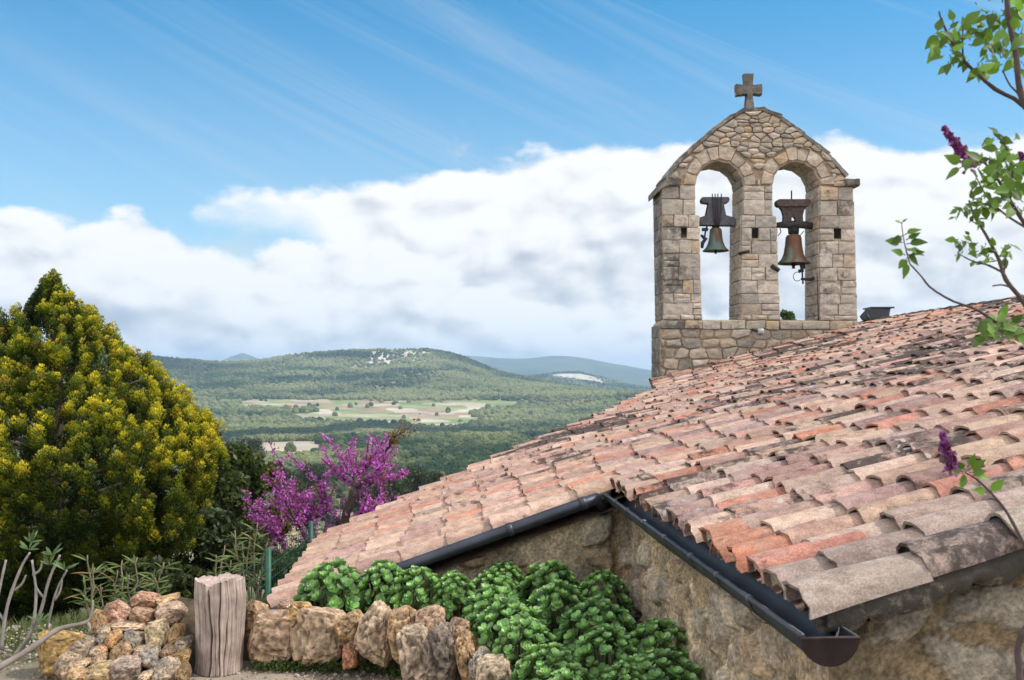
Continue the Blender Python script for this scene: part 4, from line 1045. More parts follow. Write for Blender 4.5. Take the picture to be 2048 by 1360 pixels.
# ------------------------------------------------------------------ rocks, stump, dead wood
_ico = {}
def ico(sub):
    if sub not in _ico:
        bm = bmesh.new(); bmesh.ops.create_icosphere(bm, subdivisions=sub, radius=1.0); bm.verts.index_update()
        _ico[sub] = (np.array([v.co[:] for v in bm.verts]), np.array([[v.index for v in f.verts] for f in bm.faces])); bm.free()
    return _ico[sub]
def rock_mesh(size, seed, col, col2, sub=4, rough=.32, pits=.10, facet=0.5, tilt=0.0):
    V, F = ico(sub); V = V.copy(); rg = np.random.default_rng(seed)
    P = V*1.15+seed*3.7
    d = 1+rough*fbm(P*1.1, 3, seed)+rough*.5*fbm(P*2.8, 3, seed+1)
    X = V*d[:, None]
    for _ in range(int(8+facet*16)):              # broken faces
        n = nrm(rg.normal(size=3)); c = rg.uniform(.58, .88); h = X@n; over = np.maximum(h-c, 0); X = X-np.outer(over*.96, n)
    rid = 1-np.abs(fbm(P*3.4, 4, seed+5))*2.2
    pit = sstep(fbm(P*4.6, 4, seed+9), .12, .42); pit2 = sstep(fbm(P*8.5, 3, seed+19), .16, .38)
    X = X*(1+.05*rid-pits*pit-pits*.6*pit2+.045*fbm(P*13, 4, seed+3, .65))[:, None]
    X = X/np.abs(X).max(0); X = np.sign(X)*np.abs(X)**.80*np.asarray(size)[None]
    c, s = math.cos(tilt), math.sin(tilt); X = np.stack([X[:, 0]*c-X[:, 2]*s, X[:, 1], X[:, 0]*s+X[:, 2]*c], 1)
    t = np.clip(.38+.9*fbm(P*2.2, 5, seed+7, .65), 0, 1); C = lerp3(t, col, col2)
    C = C*(.70+.60*np.clip(.5+1.2*fbm(P*7, 5, seed+31, .7), 0, 1))[:, None]
    pit3 = sstep(fbm(P*17, 3, seed+29), .22, .45); hollow = np.maximum(np.maximum(pit, pit2), pit3*.8); C = C*(1-.52*hollow[:, None])*np.array((1.14, 1.08, 1.0))          # darker in the hollows
    return X, F, C
def put_rock(name, box, Y, seed, col, col2, label, group, sub=4, depth=None, rough=.32, pits=.10, tilt=0.0, fit=1.06):
    x0, y0, x1, y1 = box; k = Y/FPX; w, h = (x1-x0)*k, (y1-y0)*k; dp = depth or (w+h)/2
    X, F, C = rock_mesh((w/2, dp/2, h/2), seed, col, col2, sub, rough, pits, .5, tilt)
    lo, hi = X.min(0), X.max(0); X = (X-(lo+hi)/2)/(hi-lo)*np.array([w*fit*(1.02 if name == 'boulder' else 1), dp, h*(1.04 if name == 'boulder' else fit)])
    c = W((x0+x1)/2, (y0+y1)/2, Y+dp*.25); X = X+c
    m = MB(); m.add(X, None, F, C); o = m.build(name, M_rock, smooth=True); return tag(o, label, 'rock', group)
TAN, PINK, GREY, OCH, BRN, PALE, RED = (.50, .36, .245), (.52, .365, .28), (.40, .325, .26), (.54, .35, .16), (.34, .225, .14), (.59, .47, .35), (.50, .22, .15)
G1 = 'boulders edging the sedum bed'
BOULD = [((482, 1197, 533, 1290), 5.55, BRN, TAN, 'brown upright boulder half hidden behind the stump, edging the bed', 0),
 ((504, 1216, 598, 1326), 5.45, TAN, PINK, 'broad tan and pink boulder, first whole one right of the stump', 0),
 ((556, 1200, 584, 1222), 5.55, PINK, GREY, 'little pinkish stone on top of the first boulder by the downpipe end', 0),
 ((580, 1201, 625, 1242), 5.45, OCH, TAN, 'ochre knobbly stone wedged on top between two broad boulders', 0),
 ((592, 1213, 704, 1334), 5.40, TAN, PALE, 'largest pale tan boulder, widest in the edging of the bed', 0),
 ((677, 1219, 732, 1292), 5.35, OCH, GREY, 'ochre and grey rock tucked between largest boulder and tall beige one', 0),
 ((690, 1282, 714, 1336), 5.25, RED, BRN, 'small reddish stone low down in the boulder edging', 0),
 ((715, 1203, 786, 1334), 5.25, PALE, TAN, 'tall beige boulder with a hollowed knob on top, mid edging', 0),
 ((776, 1209, 842, 1330), 5.15, TAN, OCH, 'tall tan boulder leaning right, next to the pinkish knob', .15),
 ((833, 1212, 887, 1264), 5.10, PINK, TAN, 'rounded pinkish knob perched on the grey boulders', 0),
 ((802, 1248, 872, 1362), 5.00, GREY, PALE, 'grey boulder under the pinkish knob with pitted face', 0),
 ((850, 1242, 918, 1368), 4.92, (.22, .195, .185), GREY, 'darkest grey boulder, deeply pitted, where the edging bends', 0),
 ((900, 1233, 937, 1286), 4.95, PINK, BRN, 'pinkish tan stone standing at the bend above the dark boulder', 0),
 ((911, 1262, 948, 1368), 4.85, TAN, OCH, 'narrow tan upright stone just past the bend', 0),
 ((942, 1297, 995, 1372), 4.70, (.36, .345, .32), GREY, 'smooth grey upright slab in the edging beside the sedum', 0),
 ((945, 1276, 978, 1302), 4.95, BRN, TAN, 'brown stone behind the smooth grey slab, touching the sedum', 0),
 ((956, 1317, 1020, 1395), 4.50, PALE, GREY, 'pale pitted flat-topped stone, last of the edging at lower edge', 0)]
for i, (bx, Y, c, c2, lab, tl) in enumerate(BOULD):
    big = (bx[2]-bx[0])*(bx[3]-bx[1]) > 3000
    put_rock('boulder', bx, Y, 100+i*7, c, c2, lab, G1, 5, depth=.22 if big else .14, rough=.38, pits=.17, tilt=tl, fit=1.18)
G2 = 'stones heaped beside the stump'
def q(x0, x1, y0, y1): return (80+x0*.2148, 1150+y0*.215, 80+x1*.2148, 1150+y1*.215)
PILE = [(q(640, 860, 235, 435), (.47, .25, .19), PALE, 'pinkish red stone on upper left of the heap'),
 (q(860, 1110, 155, 315), (.50, .28, .20), PINK, 'coral pink stone crowning the heap'),
 (q(1080, 1290, 180, 262), OCH, PALE, 'yellow ochre stone at the top right of the heap'),
 (q(870, 1075, 305, 472), BRN, PINK, 'brown wedge-shaped stone below the coral pink one'),
 (q(1090, 1340, 258, 455), PINK, GREY, 'big pinkish lumpy stone against the top of the stump'),
 (q(490, 652, 335, 560), BRN, OCH, 'long brown slanted stone on left shoulder of the heap'),
 (q(560, 685, 445, 552), GREY, BRN, 'little grey brown stone under the pinkish red one'),
 (q(680, 982, 430, 522), PALE, TAN, 'long pale slab lying across the middle of the heap'),
 (q(618, 785, 508, 695), (.48, .27, .11), TAN, 'bright orange stone in the middle of the heap'),
 (q(795, 972, 508, 718), (.20, .19, .175), GREY, 'dark grey pitted stone at the heart of the heap'),
 (q(975, 1228, 428, 672), (.50, .41, .25), PALE, 'large cream yellow stone right of the dark pitted one'),
 (q(1190, 1335, 470, 632), BRN, OCH, 'dark brown stone between the cream yellow one and the stump'),
 (q(300, 562, 578, 765), (.27, .22, .17), GREY, 'knobbly grey brown stone resting on the ochre boulder'),
 (q(500, 622, 652, 745), PALE, GREY, 'small whitish stone left of the orange-tan block'),
 (q(678, 882, 628, 835), (.44, .29, .16), TAN, 'orange-tan block below the bright orange stone'),
 (q(888, 1055, 660, 795), GREY, TAN, 'grey and tan stone under the cream yellow one'),
 (q(935, 1125, 678, 868), (.24, .23, .22), GREY, 'slanted grey slab propped at the lower right of the heap'),
 (q(328, 492, 768, 862), TAN, PALE, 'beige egg-shaped stone low on the left of the heap'),
 (q(150, 362, 725, 985), (.34, .30, .25), TAN, 'long grey beige stone leaning at left foot of the heap'),
 (q(668, 948, 772, 1010), (.40, .345, .31), PINK, 'largest pinkish grey stone at front of the heap'),
 (q(1058, 1315, 772, 1010), PALE, (.25, .24, .23), 'white and grey pitted stone at front right of the heap'),
 (q(298, 482, 862, 1020), TAN, OCH, 'plain tan stone at the front left foot of the heap'),
 (q(428, 725, 822, 1020), (.42, .33, .18), TAN, 'yellowish tan stone left of the largest front stone'),
 (q(938, 1075, 888, 955), PALE, TAN, 'small beige stone between the two big front stones'),
 (q(1138, 1285, 648, 785), (.20, .155, .11), BRN, 'dark brown stone low beside the stump'),
 (q(1268, 1402, 690, 800), (.24, .165, .07), BRN, 'dark ochre stone touching the foot of the stump'),
 (q(488, 625, 718, 825), BRN, GREY, 'grey brown stone under the small whitish one'),
 (q(975, 1135, 942, 1020), OCH, TAN, 'yellow tan stone cut by the lower edge of the photo'),
 (q(1280, 1405, 568, 695), (.17, .15, .135), GREY, 'shaded dark grey stone behind the stump'),
 (q(560, 668, 528, 645), (.19, .18, .17), GREY, 'small dark grey stone left of the bright orange one'),
 (q(553, 648, 645, 722), (.46, .28, .15), TAN, 'tiny orange stone beside the small whitish one'),
 (q(1300, 1400, 820, 1010), (.24, .18, .10), BRN, 'mossy brown stone at the foot of the stump beside the white pitted one')]
for i, (bx, c, c2, lab) in enumerate(PILE):
    cy = (bx[1]+bx[3])/2; Y = float(np.interp(cy, [1190, 1350], [5.62, 5.10]))
    put_rock('stone', bx, Y, 300+i*5, c, c2, lab, G2, 5, depth=.18, rough=.30, pits=.08, tilt=(i % 3-1)*.25, fit=1.12)
put_rock('boulder', q(30, 485, 505, 950), 5.30, 77, (.50, .33, .12), (.36, .26, .15), 'big ochre orange boulder at the left foot of the stone heap', G2, 5, depth=.3, rough=.25, pits=.06, fit=1.08)
# the earth the heap is built over
mb = MB(); V = []; n1, n2 = 24, 40
for i in range(n1):
    for j in range(n2):
        t = i/(n1-1); a = 2*math.pi*j/n2; x, y = math.cos(a)*t, math.sin(a)*t
        V.append((-2.0+x*.55, 5.78+y*.5, -1.62+.33*(1-t*t)**1.2+.02*rt.uniform(-1, 1)))
mb.grid(np.array(V), n1, n2, np.array((.10, .075, .05)), wrap=True); tag(mb.build('soil_mound', M_soil), kind='structure', label='dark earth under the stone heap')
def stump():
    Y = 5.28; k = Y/FPX; base = W(421, 1356, Y); H = (1356-1168)*k; n, m = 360, 70
    a = np.linspace(0, 2*np.pi, n, endpoint=False); V = []; C = []
    ca = np.stack([np.cos(a), np.sin(a)], 1)
    cracks = []
    for ang, wd, dp in ((-1.70, .035, .05), (-1.28, .02, .04), (-1.02, .014, .025), (-1.95, .014, .022), (-2.4, .02, .025), (-.62, .016, .018), (-2.72, .012, .02), (-1.48, .010, .02), (-2.15, .010, .014), (-.85, .010, .014), (.3, .05, .03), (1.6, .06, .03), (2.6, .04, .03)):
        cracks.append((ang, wd, dp))
    def ringr(t):
        w = np.interp(t, [0, .12, .5, .82, 1], [.122, .120, .126, .134, .128])
        P = np.concatenate([ca*1.4, np.full((n, 1), t*.5)], 1); f = np.concatenate([ca*9, np.full((n, 1), t*.9)], 1); f2 = np.concatenate([ca*26, np.full((n, 1), t*1.6)], 1)
        g = np.zeros(n)
        for ci, (ang, wd, dp) in enumerate(cracks):
            act = float(sstep(vnoise(np.array([[ci*7.7, t*2.6, 1.3]]), 5), .22, .62)[0]) if ci > 1 else .8
            d = np.angle(np.exp(1j*(a-ang-.05*math.sin(t*5+ci*2)-.015*math.sin(t*17+ci)))); g += -dp*act*np.exp(-(d/(wd*(.5+.5*act)))**2)
        return w*(1+.12*fbm(P, 2, 8))+g+.005*fbm(f, 3, 2)+.0035*fbm(f2, 3, 4), g, fbm(np.concatenate([ca*34, np.full((n, 1), t*2.2)], 1), 4, 14, .7)
    for i in range(m):
        t = i/(m-1); r, g, fb = ringr(t)
        top = 1+.05*fbm(np.concatenate([ca*1.6, np.zeros((n, 1))], 1), 3, 5)-.06*np.exp(-((np.angle(np.exp(1j*(a+1.72))))/.16)**2)
        z = H*t*np.where(t > .0, 1+(top-1)*t**3, 1)
        V += list(np.stack([base[0]+ca[:, 0]*r+.012*math.sin(t*2.5), base[1]+.14+ca[:, 1]*r, base[2]+z], 1))
        s = np.clip(.5+.9*fb, 0, 1); c = lerp3(s, (.22, .16, .135), (.49, .395, .34)); c = c*np.clip(1+g*16, .25, 1)[:, None]
        C += list(c)
    mb = MB(); mb.grid(np.array(V), m, n, np.array(C), wrap=True)
    # end grain
    T = np.array(V[-n:]); c0 = T.mean(0)+np.array([0, 0, -.004]); W_ = []; CC = []
    for kx, s in enumerate(np.linspace(1, .04, 14)):
        ring = c0+(T-c0)*s; ring[:, 2] = T[:, 2]*s+(c0[2])*(1-s)+.012*fbm(np.concatenate([ca*s*7, np.full((n, 1), 2.)], 1), 3, 6)
        ring[:, 2] -= .03*np.exp(-((np.angle(np.exp(1j*(a+1.65))))/.10)**2)*s+.02*np.exp(-((np.angle(np.exp(1j*(a-1.2))))/.12)**2)*s
        W_ += list(ring); CC += list(np.tile((.40, .31, .27), (n, 1))*(.8+.35*vnoise(np.concatenate([ca*s*20, np.zeros((n, 1))], 1), 4))[:, None])
    mb.grid(np.array(W_), 14, n, np.array(CC), wrap=True)
    tag(mb.build('tree_stump', M_wood), 'weathered grey upright log with deep cracks beside the stone heap', 'stump')
stump()
def wig(p, q, n, amp, seed):
    p, q = np.asarray(p, float), np.asarray(q, float); t = np.linspace(0, 1, n)[:, None]
    nz = np.stack([fbm(np.stack([t[:, 0]*3, t[:, 0]*0+k*5.1, t[:, 0]*0+seed], 1), 3, seed+k) for k in range(3)], 1)
    return p*(1-t)+q*t+nz*amp*np.sin(np.pi*np.clip(t, 0, 1))**.5
def path_px(pts, Y): return np.array([W(x, y, Y if np.isscalar(Y) else Y[i]) for i, (x, y) in enumerate(pts)])
def smooth_path(P, n=18):
    P = np.asarray(P, float); t = np.linspace(0, len(P)-1, n); i = np.clip(t.astype(int), 0, len(P)-2); f = (t-i)[:, None]
    g = lambda k: P[np.clip(k, 0, len(P)-1)]
    p0, p1, p2, p3 = g(i-1), g(i), g(i+1), g(i+2)
    return .5*((2*p1)+(-p0+p2)*f+(2*p0-5*p1+4*p2-p3)*f**2+(-p0+3*p1-3*p2+p3)*f**3)
def leaf_blade(mb, p, d, nrm_, L, w, col, curl=.15, segs=3, fold=.15):
    """pointed leaf: p base, d direction, nrm_ face normal"""
    d = nrm(d); n = nrm(nrm_-np.dot(nrm_, d)*d); s = np.cross(d, n); V = []; prof = {3: [.12, .85, 1.0, .02], 4: [.08, .75, 1.0, .72, .02]}[segs]
    for i, wt in enumerate(prof):
        t = i/(len(prof)-1); c = p+d*(L*t)-n*(curl*L*t*t)
        V += [c-s*(w/2*wt)+n*(fold*w*wt*.5), c, c+s*(w/2*wt)+n*(fold*w*wt*.5)]
    q_ = []
    for i in range(len(prof)-1): a = i*3; q_ += [(a, a+1, a+4, a+3), (a+1, a+2, a+5, a+4)]
    mb.add(V, q_, None, col)
def pruned_shrub():
    t = thing('pruned_shrub', W(40, 1300, 5.6), 'pruned oleander with pale grey cut-back stems at the left edge', 'shrub')
    m = MB(); g = (.27, .24, .215)
    S = [([(2, 1300), (14, 1215), (40, 1140), (60, 1105)], [.024, .022, .018, .014], 5.5), ([(30, 1310), (62, 1262), (72, 1190), (64, 1120)], [.026, .024, .019, .016], 5.6), ([(40, 1305), (78, 1232), (98, 1160), (120, 1110)], [.026, .024, .02, .016], 5.65),
         ([(92, 1262), (112, 1185), (134, 1140)], [.018, .016, .013], 5.7), ([(-20, 1310), (-5, 1200), (12, 1120)], [.022, .02, .014], 5.45)]
    for pts, r, Y in S:
        P = smooth_path(path_px(pts, Y), 16); R = np.interp(np.linspace(0, 1, 16), np.linspace(0, 1, len(r)), r)*(1+.12*np.sin(np.arange(16)*2.1)); m.tube(P, R*.40*(1+.10*fbm(P*14, 2, 3)), g, 9)
    for pts, Y in (([(30, 1180), (44, 1168), (52, 1150)], 5.6), ([(88, 1195), (74, 1178), (70, 1162)], 5.65), ([(110, 1200), (120, 1182), (124, 1160)], 5.7), ([(8, 1240), (-4, 1222), (-8, 1200)], 5.5), ([(66, 1150), (80, 1140), (84, 1126)], 5.6)):
        m.tube(smooth_path(path_px(pts, Y), 8), np.linspace(.008, .005, 8), g, 7)
    m.build('stem', M_wood, t)
    m = MB(); rg = random.Random(3)
    for (x, y) in ((58, 1100), (62, 1085), (100, 1130), (130, 1140), (80, 1245), (95, 1265), (88, 1280), (104, 1110)):
        c = W(x, y, 5.6)
        for k in range(8):
            d = np.array([rg.uniform(-1, 1), rg.uniform(-.6, .6), rg.uniform(.1, 1)]); leaf_blade(m, c, d, np.array([rg.uniform(-.4, .4), -.6, .7]), rg.uniform(.05, .09), .014, np.array((.10, .15, .055))*rg.uniform(.7, 1.4))
    m.build('leaves', M_leaf, t)
pruned_shrub()
mb = MB(); P = smooth_path(path_px([(-20, 1345), (60, 1298), (110, 1262), (140, 1252), (175, 1243), (184, 1222), (186, 1200)], [5.0, 5.1, 5.2, 5.25, 5.3, 5.32, 5.34]), 26)
mb.tube(P, np.linspace(.018, .005, 26)*(1+.1*np.sin(np.arange(26)*1.7)), (.21, .175, .15), 9); mb.tube(smooth_path(path_px([(174, 1243), (180, 1255), (177, 1265)], 5.3), 8), np.linspace(.009, .006, 8), (.34, .30, .275), 6)
tag(mb.build('fallen_branch', M_wood), 'bent grey bare branch lying across the ground at lower left', 'branch')

# ------------------------------------------------------------------ bed soil and the sedum
def bed():
    edge = [(-1.72, 5.62), (-1.3, 5.55), (-.8, 5.38), (-.5, 5.22), (-.30, 5.0), (-.18, 4.75), (-.10, 4.4), (-.02, 3.8), (0.05, 3.0)]
    E = smooth_path(np.array([(x, y, 0) for x, y in edge]), 40); V = []; nj = 30
    for i, e in enumerate(E):
        t = i/39.0; w = np.array([-1.55+t*0, 6.2, 0]) if False else None
        far = np.array([np.interp(t, [0, .45, 1], [-1.55, .80, 1.0]), np.interp(t, [0, .45, 1], [6.25, 6.25, 2.7]), 0])
        for j in range(nj):
            s = j/(nj-1); p = e*(1-s)+far*s; z = -1.40+.035*fbm(np.array([[p[0]*6, p[1]*6, 0]]), 3, 4)[0]-.22*(s < .04); V.append((p[0], p[1], z))
    mb = MB(); mb.grid(np.array(V), 40, nj, np.array((.085, .06, .04))); tag(mb.build('bed_soil', M_soil), kind='structure', label='dark soil of the raised sedum bed')
bed()
def sedum_mesh(seed):
    """a dome of fleshy rosettes, unit radius about .17 m"""
    rg = random.Random(seed); m = MB(); N = 66
    for i in range(N):
        zf = 1-(i+.5)/N*1.25; ph = i*2.39996+rg.uniform(-.25, .25); rr = math.sqrt(max(0, 1-max(zf, -.25)**2))
        n = nrm(np.array([math.cos(ph)*rr, math.sin(ph)*rr, zf+.18])); R = rg.uniform(.93, 1.02)
        c = np.array([math.cos(ph)*rr, math.sin(ph)*rr, max(zf, -.25)])*np.array([.165, .165, .20])*R+np.array([0, 0, .02])
        up = nrm(n+np.array([0, 0, .30])); a = nrm(np.cross(up, [.3, .9, .1])); b = np.cross(up, a); sz = rg.uniform(.85, 1.2)
        base = np.array((.185, .335, .125))*rg.uniform(.8, 1.2)+np.array((.03, .03, 0))*rg.uniform(0, 1.4)
        for ring, (cnt, tl, L, lift) in enumerate(((3, 1.25, .022, .005), (4, .70, .034, .001), (4, .40, .039, -.004), (3, .25, .040, -.010))):
            for k in range(cnt):
                an = k*2*math.pi/cnt+ring*.6+rg.uniform(-.35, .35); out = a*math.cos(an)+b*math.sin(an)
                d = nrm(out+up*(tl+rg.uniform(-.2, .3))+np.array([0, 0, rg.uniform(-.1, .2)])); LL = L*sz*rg.uniform(.85, 1.15); w = LL*.72
                nn = nrm(up-out*tl*.6); nn = nrm(nn-np.dot(nn, d)*d); s = np.cross(d, nn); V = []
                col = base*(1+.16*(1-ring))*rg.uniform(.7, 1.35)+np.array(((.07, .09, .03), (.025, .035, .012), (0, 0, 0), (-.01, -.02, -.01))[ring])
                for t, wt, cv in ((0, .25, 0), (.45, .85, -.02), (.8, 1.0, .02), (1.0, .45, .10)):
                    cc = c+up*lift*sz+d*LL*t+nn*cv*LL
                    V += [cc-s*w*wt/2+nn*LL*.13*wt, cc, cc+s*w*wt/2+nn*LL*.13*wt]
                m.add(V, [(r*3+h, r*3+h+1, r*3+h+4, r*3+h+3) for r in range(3) for h in (0, 1)], None, col)
    for i in range(26):                          # stems and shaded foliage inside
        ph = rg.uniform(0, 6.28); r = rg.uniform(.02, .12); m.tube([(r*.6*math.cos(ph), r*.6*math.sin(ph), -.06), (r*math.cos(ph), r*math.sin(ph), .12)], .006, (.12, .14, .05), 5)
    return m
SED = [sedum_mesh(s) for s in (1, 2, 3, 4)]
SEDUM = [((594, 734, 1119), 5.78, 'big round sedum clump at the left end of the bed, over the pipe end'),
 ((715, 826, 1119), 5.80, 'sedum clump under the point where downpipe dips behind leaves'),
 ((778, 894, 1130), 5.70, 'third sedum clump from left along the back of the boulders'),
 ((868, 950, 1143), 5.60, 'narrow sedum clump with yellowish leaves, middle of the bed'),
 ((938, 1030, 1138), 5.75, 'pale yellow-green sedum clump below the lean-to wall'),
 ((970, 1045, 1121), 5.95, 'small sedum clump at the back against the lean-to wall'),
 ((1036, 1165, 1118), 5.90, 'tall sedum clump at the back nearest the wall corner'),
 ((925, 1058, 1170), 5.30, 'light green sedum clump above the bend of the boulder edging'),
 ((945, 1095, 1198), 5.02, 'full sedum clump right behind the bend in the boulders'),
 ((1058, 1176, 1158), 5.40, 'sedum clump in the middle of the bed below the tall one'),
 ((1152, 1258, 1138), 5.70, 'darker sedum clump beside the gutter wall at the back'),
 ((988, 1114, 1236), 4.72, 'sedum clump beside the smooth grey slab'),
 ((1122, 1270, 1194), 5.05, 'broad-leaved sedum clump left of the open soil'),
 ((1030, 1164, 1286), 4.42, 'front sedum clump beside the last pale edging stone'),
 ((1142, 1286, 1250), 4.66, 'large sedum clump in the centre front of the bed'),
 ((1240, 1392, 1238), 4.72, 'large dark sedum clump against the gutter wall'),
 ((1236, 1408, 1298), 4.32, 'sedum clump nearest the gutter wall at the lower edge'),
 ((1080, 1206, 1330), 4.10, 'sedum clump cut off at the bottom edge, centre'),
 ((1196, 1300, 1322), 4.16, 'dim low sedum clump between two larger front ones')]
sed_src = []
for i, ((x0, x1, yt), Y, lab) in enumerate(SEDUM):
    k = Y/FPX; wx = (x1-x0)*k/2; zt = (HOR-yt)*k; zb = -1.40; h = zt-zb
    if i < 4: o = SED[i].build('sedum_plant', M_fleshy, base=(0, 0, 0)); sed_src.append(o)
    else: o = sed_src[i % 4].copy(); sc.collection.objects.link(o)
    s = wx*1.10/.185; zs = min(max(h/.25, .75*s), 1.15*s)
    o.location = (((x0+x1)/2-1024)*k, Y, zt-.245*zs); o.scale = (s, s, zs); o.rotation_euler = (0, 0, i*1.9)
    tag(o, lab, 'sedum', 'sedum clumps in the bed')
def scatter_cover():
    rg = np.random.default_rng(8); m = MB()
    def leaflets(c, n, spread, size, ca, cb):
        P = c+rg.normal(size=(n, 3))*np.asarray(spread); D = rg.normal(size=(n, 3)); D /= np.linalg.norm(D, axis=1)[:, None]; N_ = rg.normal(size=(n, 3)); S = np.cross(D, N_); S /= np.linalg.norm(S, axis=1)[:, None]
        L = size*rg.uniform(.6, 1.3, n)[:, None]; V = np.stack([P-D*L, P+S*L*.6, P+D*L, P-S*L*.6], 1).reshape(-1, 3)
        C = np.repeat(lerp3(rg.random(n), ca, cb), 4, 0); m.add(V, np.arange(n*4).reshape(n, 4), None, C)
    for (x, y, s, n) in ((560, 1318, 26, 330), (590, 1330, 22, 250), (630, 1338, 30, 330), (660, 1342, 20, 220), (690, 1340, 20, 260), (740, 1336, 24, 420), (770, 1344, 26, 420), (800, 1350, 20, 300), (520, 1322, 14, 140), (840, 1356, 16, 200)):
        Y = 1.575*FPX/(y-HOR); Y = min(Y, 5.38); c = W(x, y, Y); c[2] = -1.585; leaflets(c+np.array([0, .04, .02]), n, (s*Y/FPX*.7, .03, .014), .010, (.025, .05, .012), (.10, .14, .03))
    tag(m.build('ground_cover', M_leaf, base=(0, 0, 0)), kind='stuff', label='small green weeds growing at the foot of the boulders')
    m = MB(); V0, F0 = ico(1); n = 9000
    X = rg.uniform(-3.4, .2, n); Yy = rg.uniform(4.3, 6.4, n); S = rg.gamma(2.2, .0022, n)+.0015
    V = (V0[None]*S[:, None, None]*rg.uniform(.6, 1.3, (n, 1, 3))+np.stack([X, Yy, np.full(n, -1.6)+S*.3], 1)[:, None, :]); nv = len(V0)
    F = (F0[None]+np.arange(n)[:, None, None]*nv).reshape(-1, 3); C = np.repeat(lerp3(rg.random(n), (.17, .14, .11), (.38, .33, .27)), nv, 0)
    m.add(V.reshape(-1, 3), None, F, C); tag(m.build('gravel', M_gravel, base=(0, 0, 0)), kind='stuff', label='loose grey beige gravel on the path')
    # rough grass between the heap and the conifer
    m = MB(); n = 6500; X = rg.uniform(-4.4, -1.2, n); Yy = rg.uniform(6.1, 9.2, n); Z = terrain_z(X, Yy)
    keep = (X/Yy > -.56); X, Yy, Z = X[keep], Yy[keep], Z[keep]; n = len(X); A = rg.uniform(0, 6.28, n); H = rg.uniform(.05, .17, n); ln = rg.normal(0, .06, (n, 2)); wd = .005
    B = np.stack([X, Yy, Z], 1); S = np.stack([np.cos(A), np.sin(A), 0*A], 1)*wd; Tm = B+np.stack([ln[:, 0]*.4, ln[:, 1]*.4, H*.6], 1); Tp = B+np.stack([ln[:, 0], ln[:, 1], H], 1)
    V = np.stack([B-S, B+S, Tm+S*.7, Tm-S*.7, Tp], 1).reshape(-1, 3); i5 = np.arange(n)[:, None]*5
    C = np.repeat(lerp3(rg.random(n), (.05, .09, .02), (.20, .20, .08)), 5, 0); m.add(V, i5+np.array([0, 1, 2, 3]), i5+np.array([3, 2, 4]), C)
    tag(m.build('grass', M_leaf, base=(0, 0, 0)), kind='stuff', label='rough green grass on the slope behind the stone heap')
scatter_cover()

# ------------------------------------------------------------------ leafy things
def quads_leaves(m, P, size, ca, cb, rg, asp=.55, up=0.0, mixpow=1.0, dirs=None):
    n = len(P); D = rg.normal(size=(n, 3))+np.array([0, 0, up]) if dirs is None else dirs+rg.normal(size=(n, 3))*.4
    D /= np.linalg.norm(D, axis=1)[:, None]; S = np.cross(D, rg.normal(size=(n, 3))); S /= np.linalg.norm(S, axis=1)[:, None]
    L = (size*rg.uniform(.6, 1.35, n))[:, None]; V = np.stack([P-D*L, P-D*L*.1+S*L*asp, P+D*L, P-D*L*.1-S*L*asp], 1).reshape(-1, 3)
    C = np.repeat(lerp3(rg.random(n)**mixpow, ca, cb), 4, 0); m.add(V, np.arange(n*4).reshape(n, 4), None, C)
def clumpy(rg, n, centers, rad, flat=(1, 1, 1)):
    i = rg.integers(0, len(centers), n); d = rg.normal(size=(n, 3)); d /= np.linalg.norm(d, axis=1)[:, None]
    return np.asarray(centers)[i]+d*(np.asarray(rad)[i]*rg.uniform(.35, 1.05, n)**.6)[:, None]*np.asarray(flat)
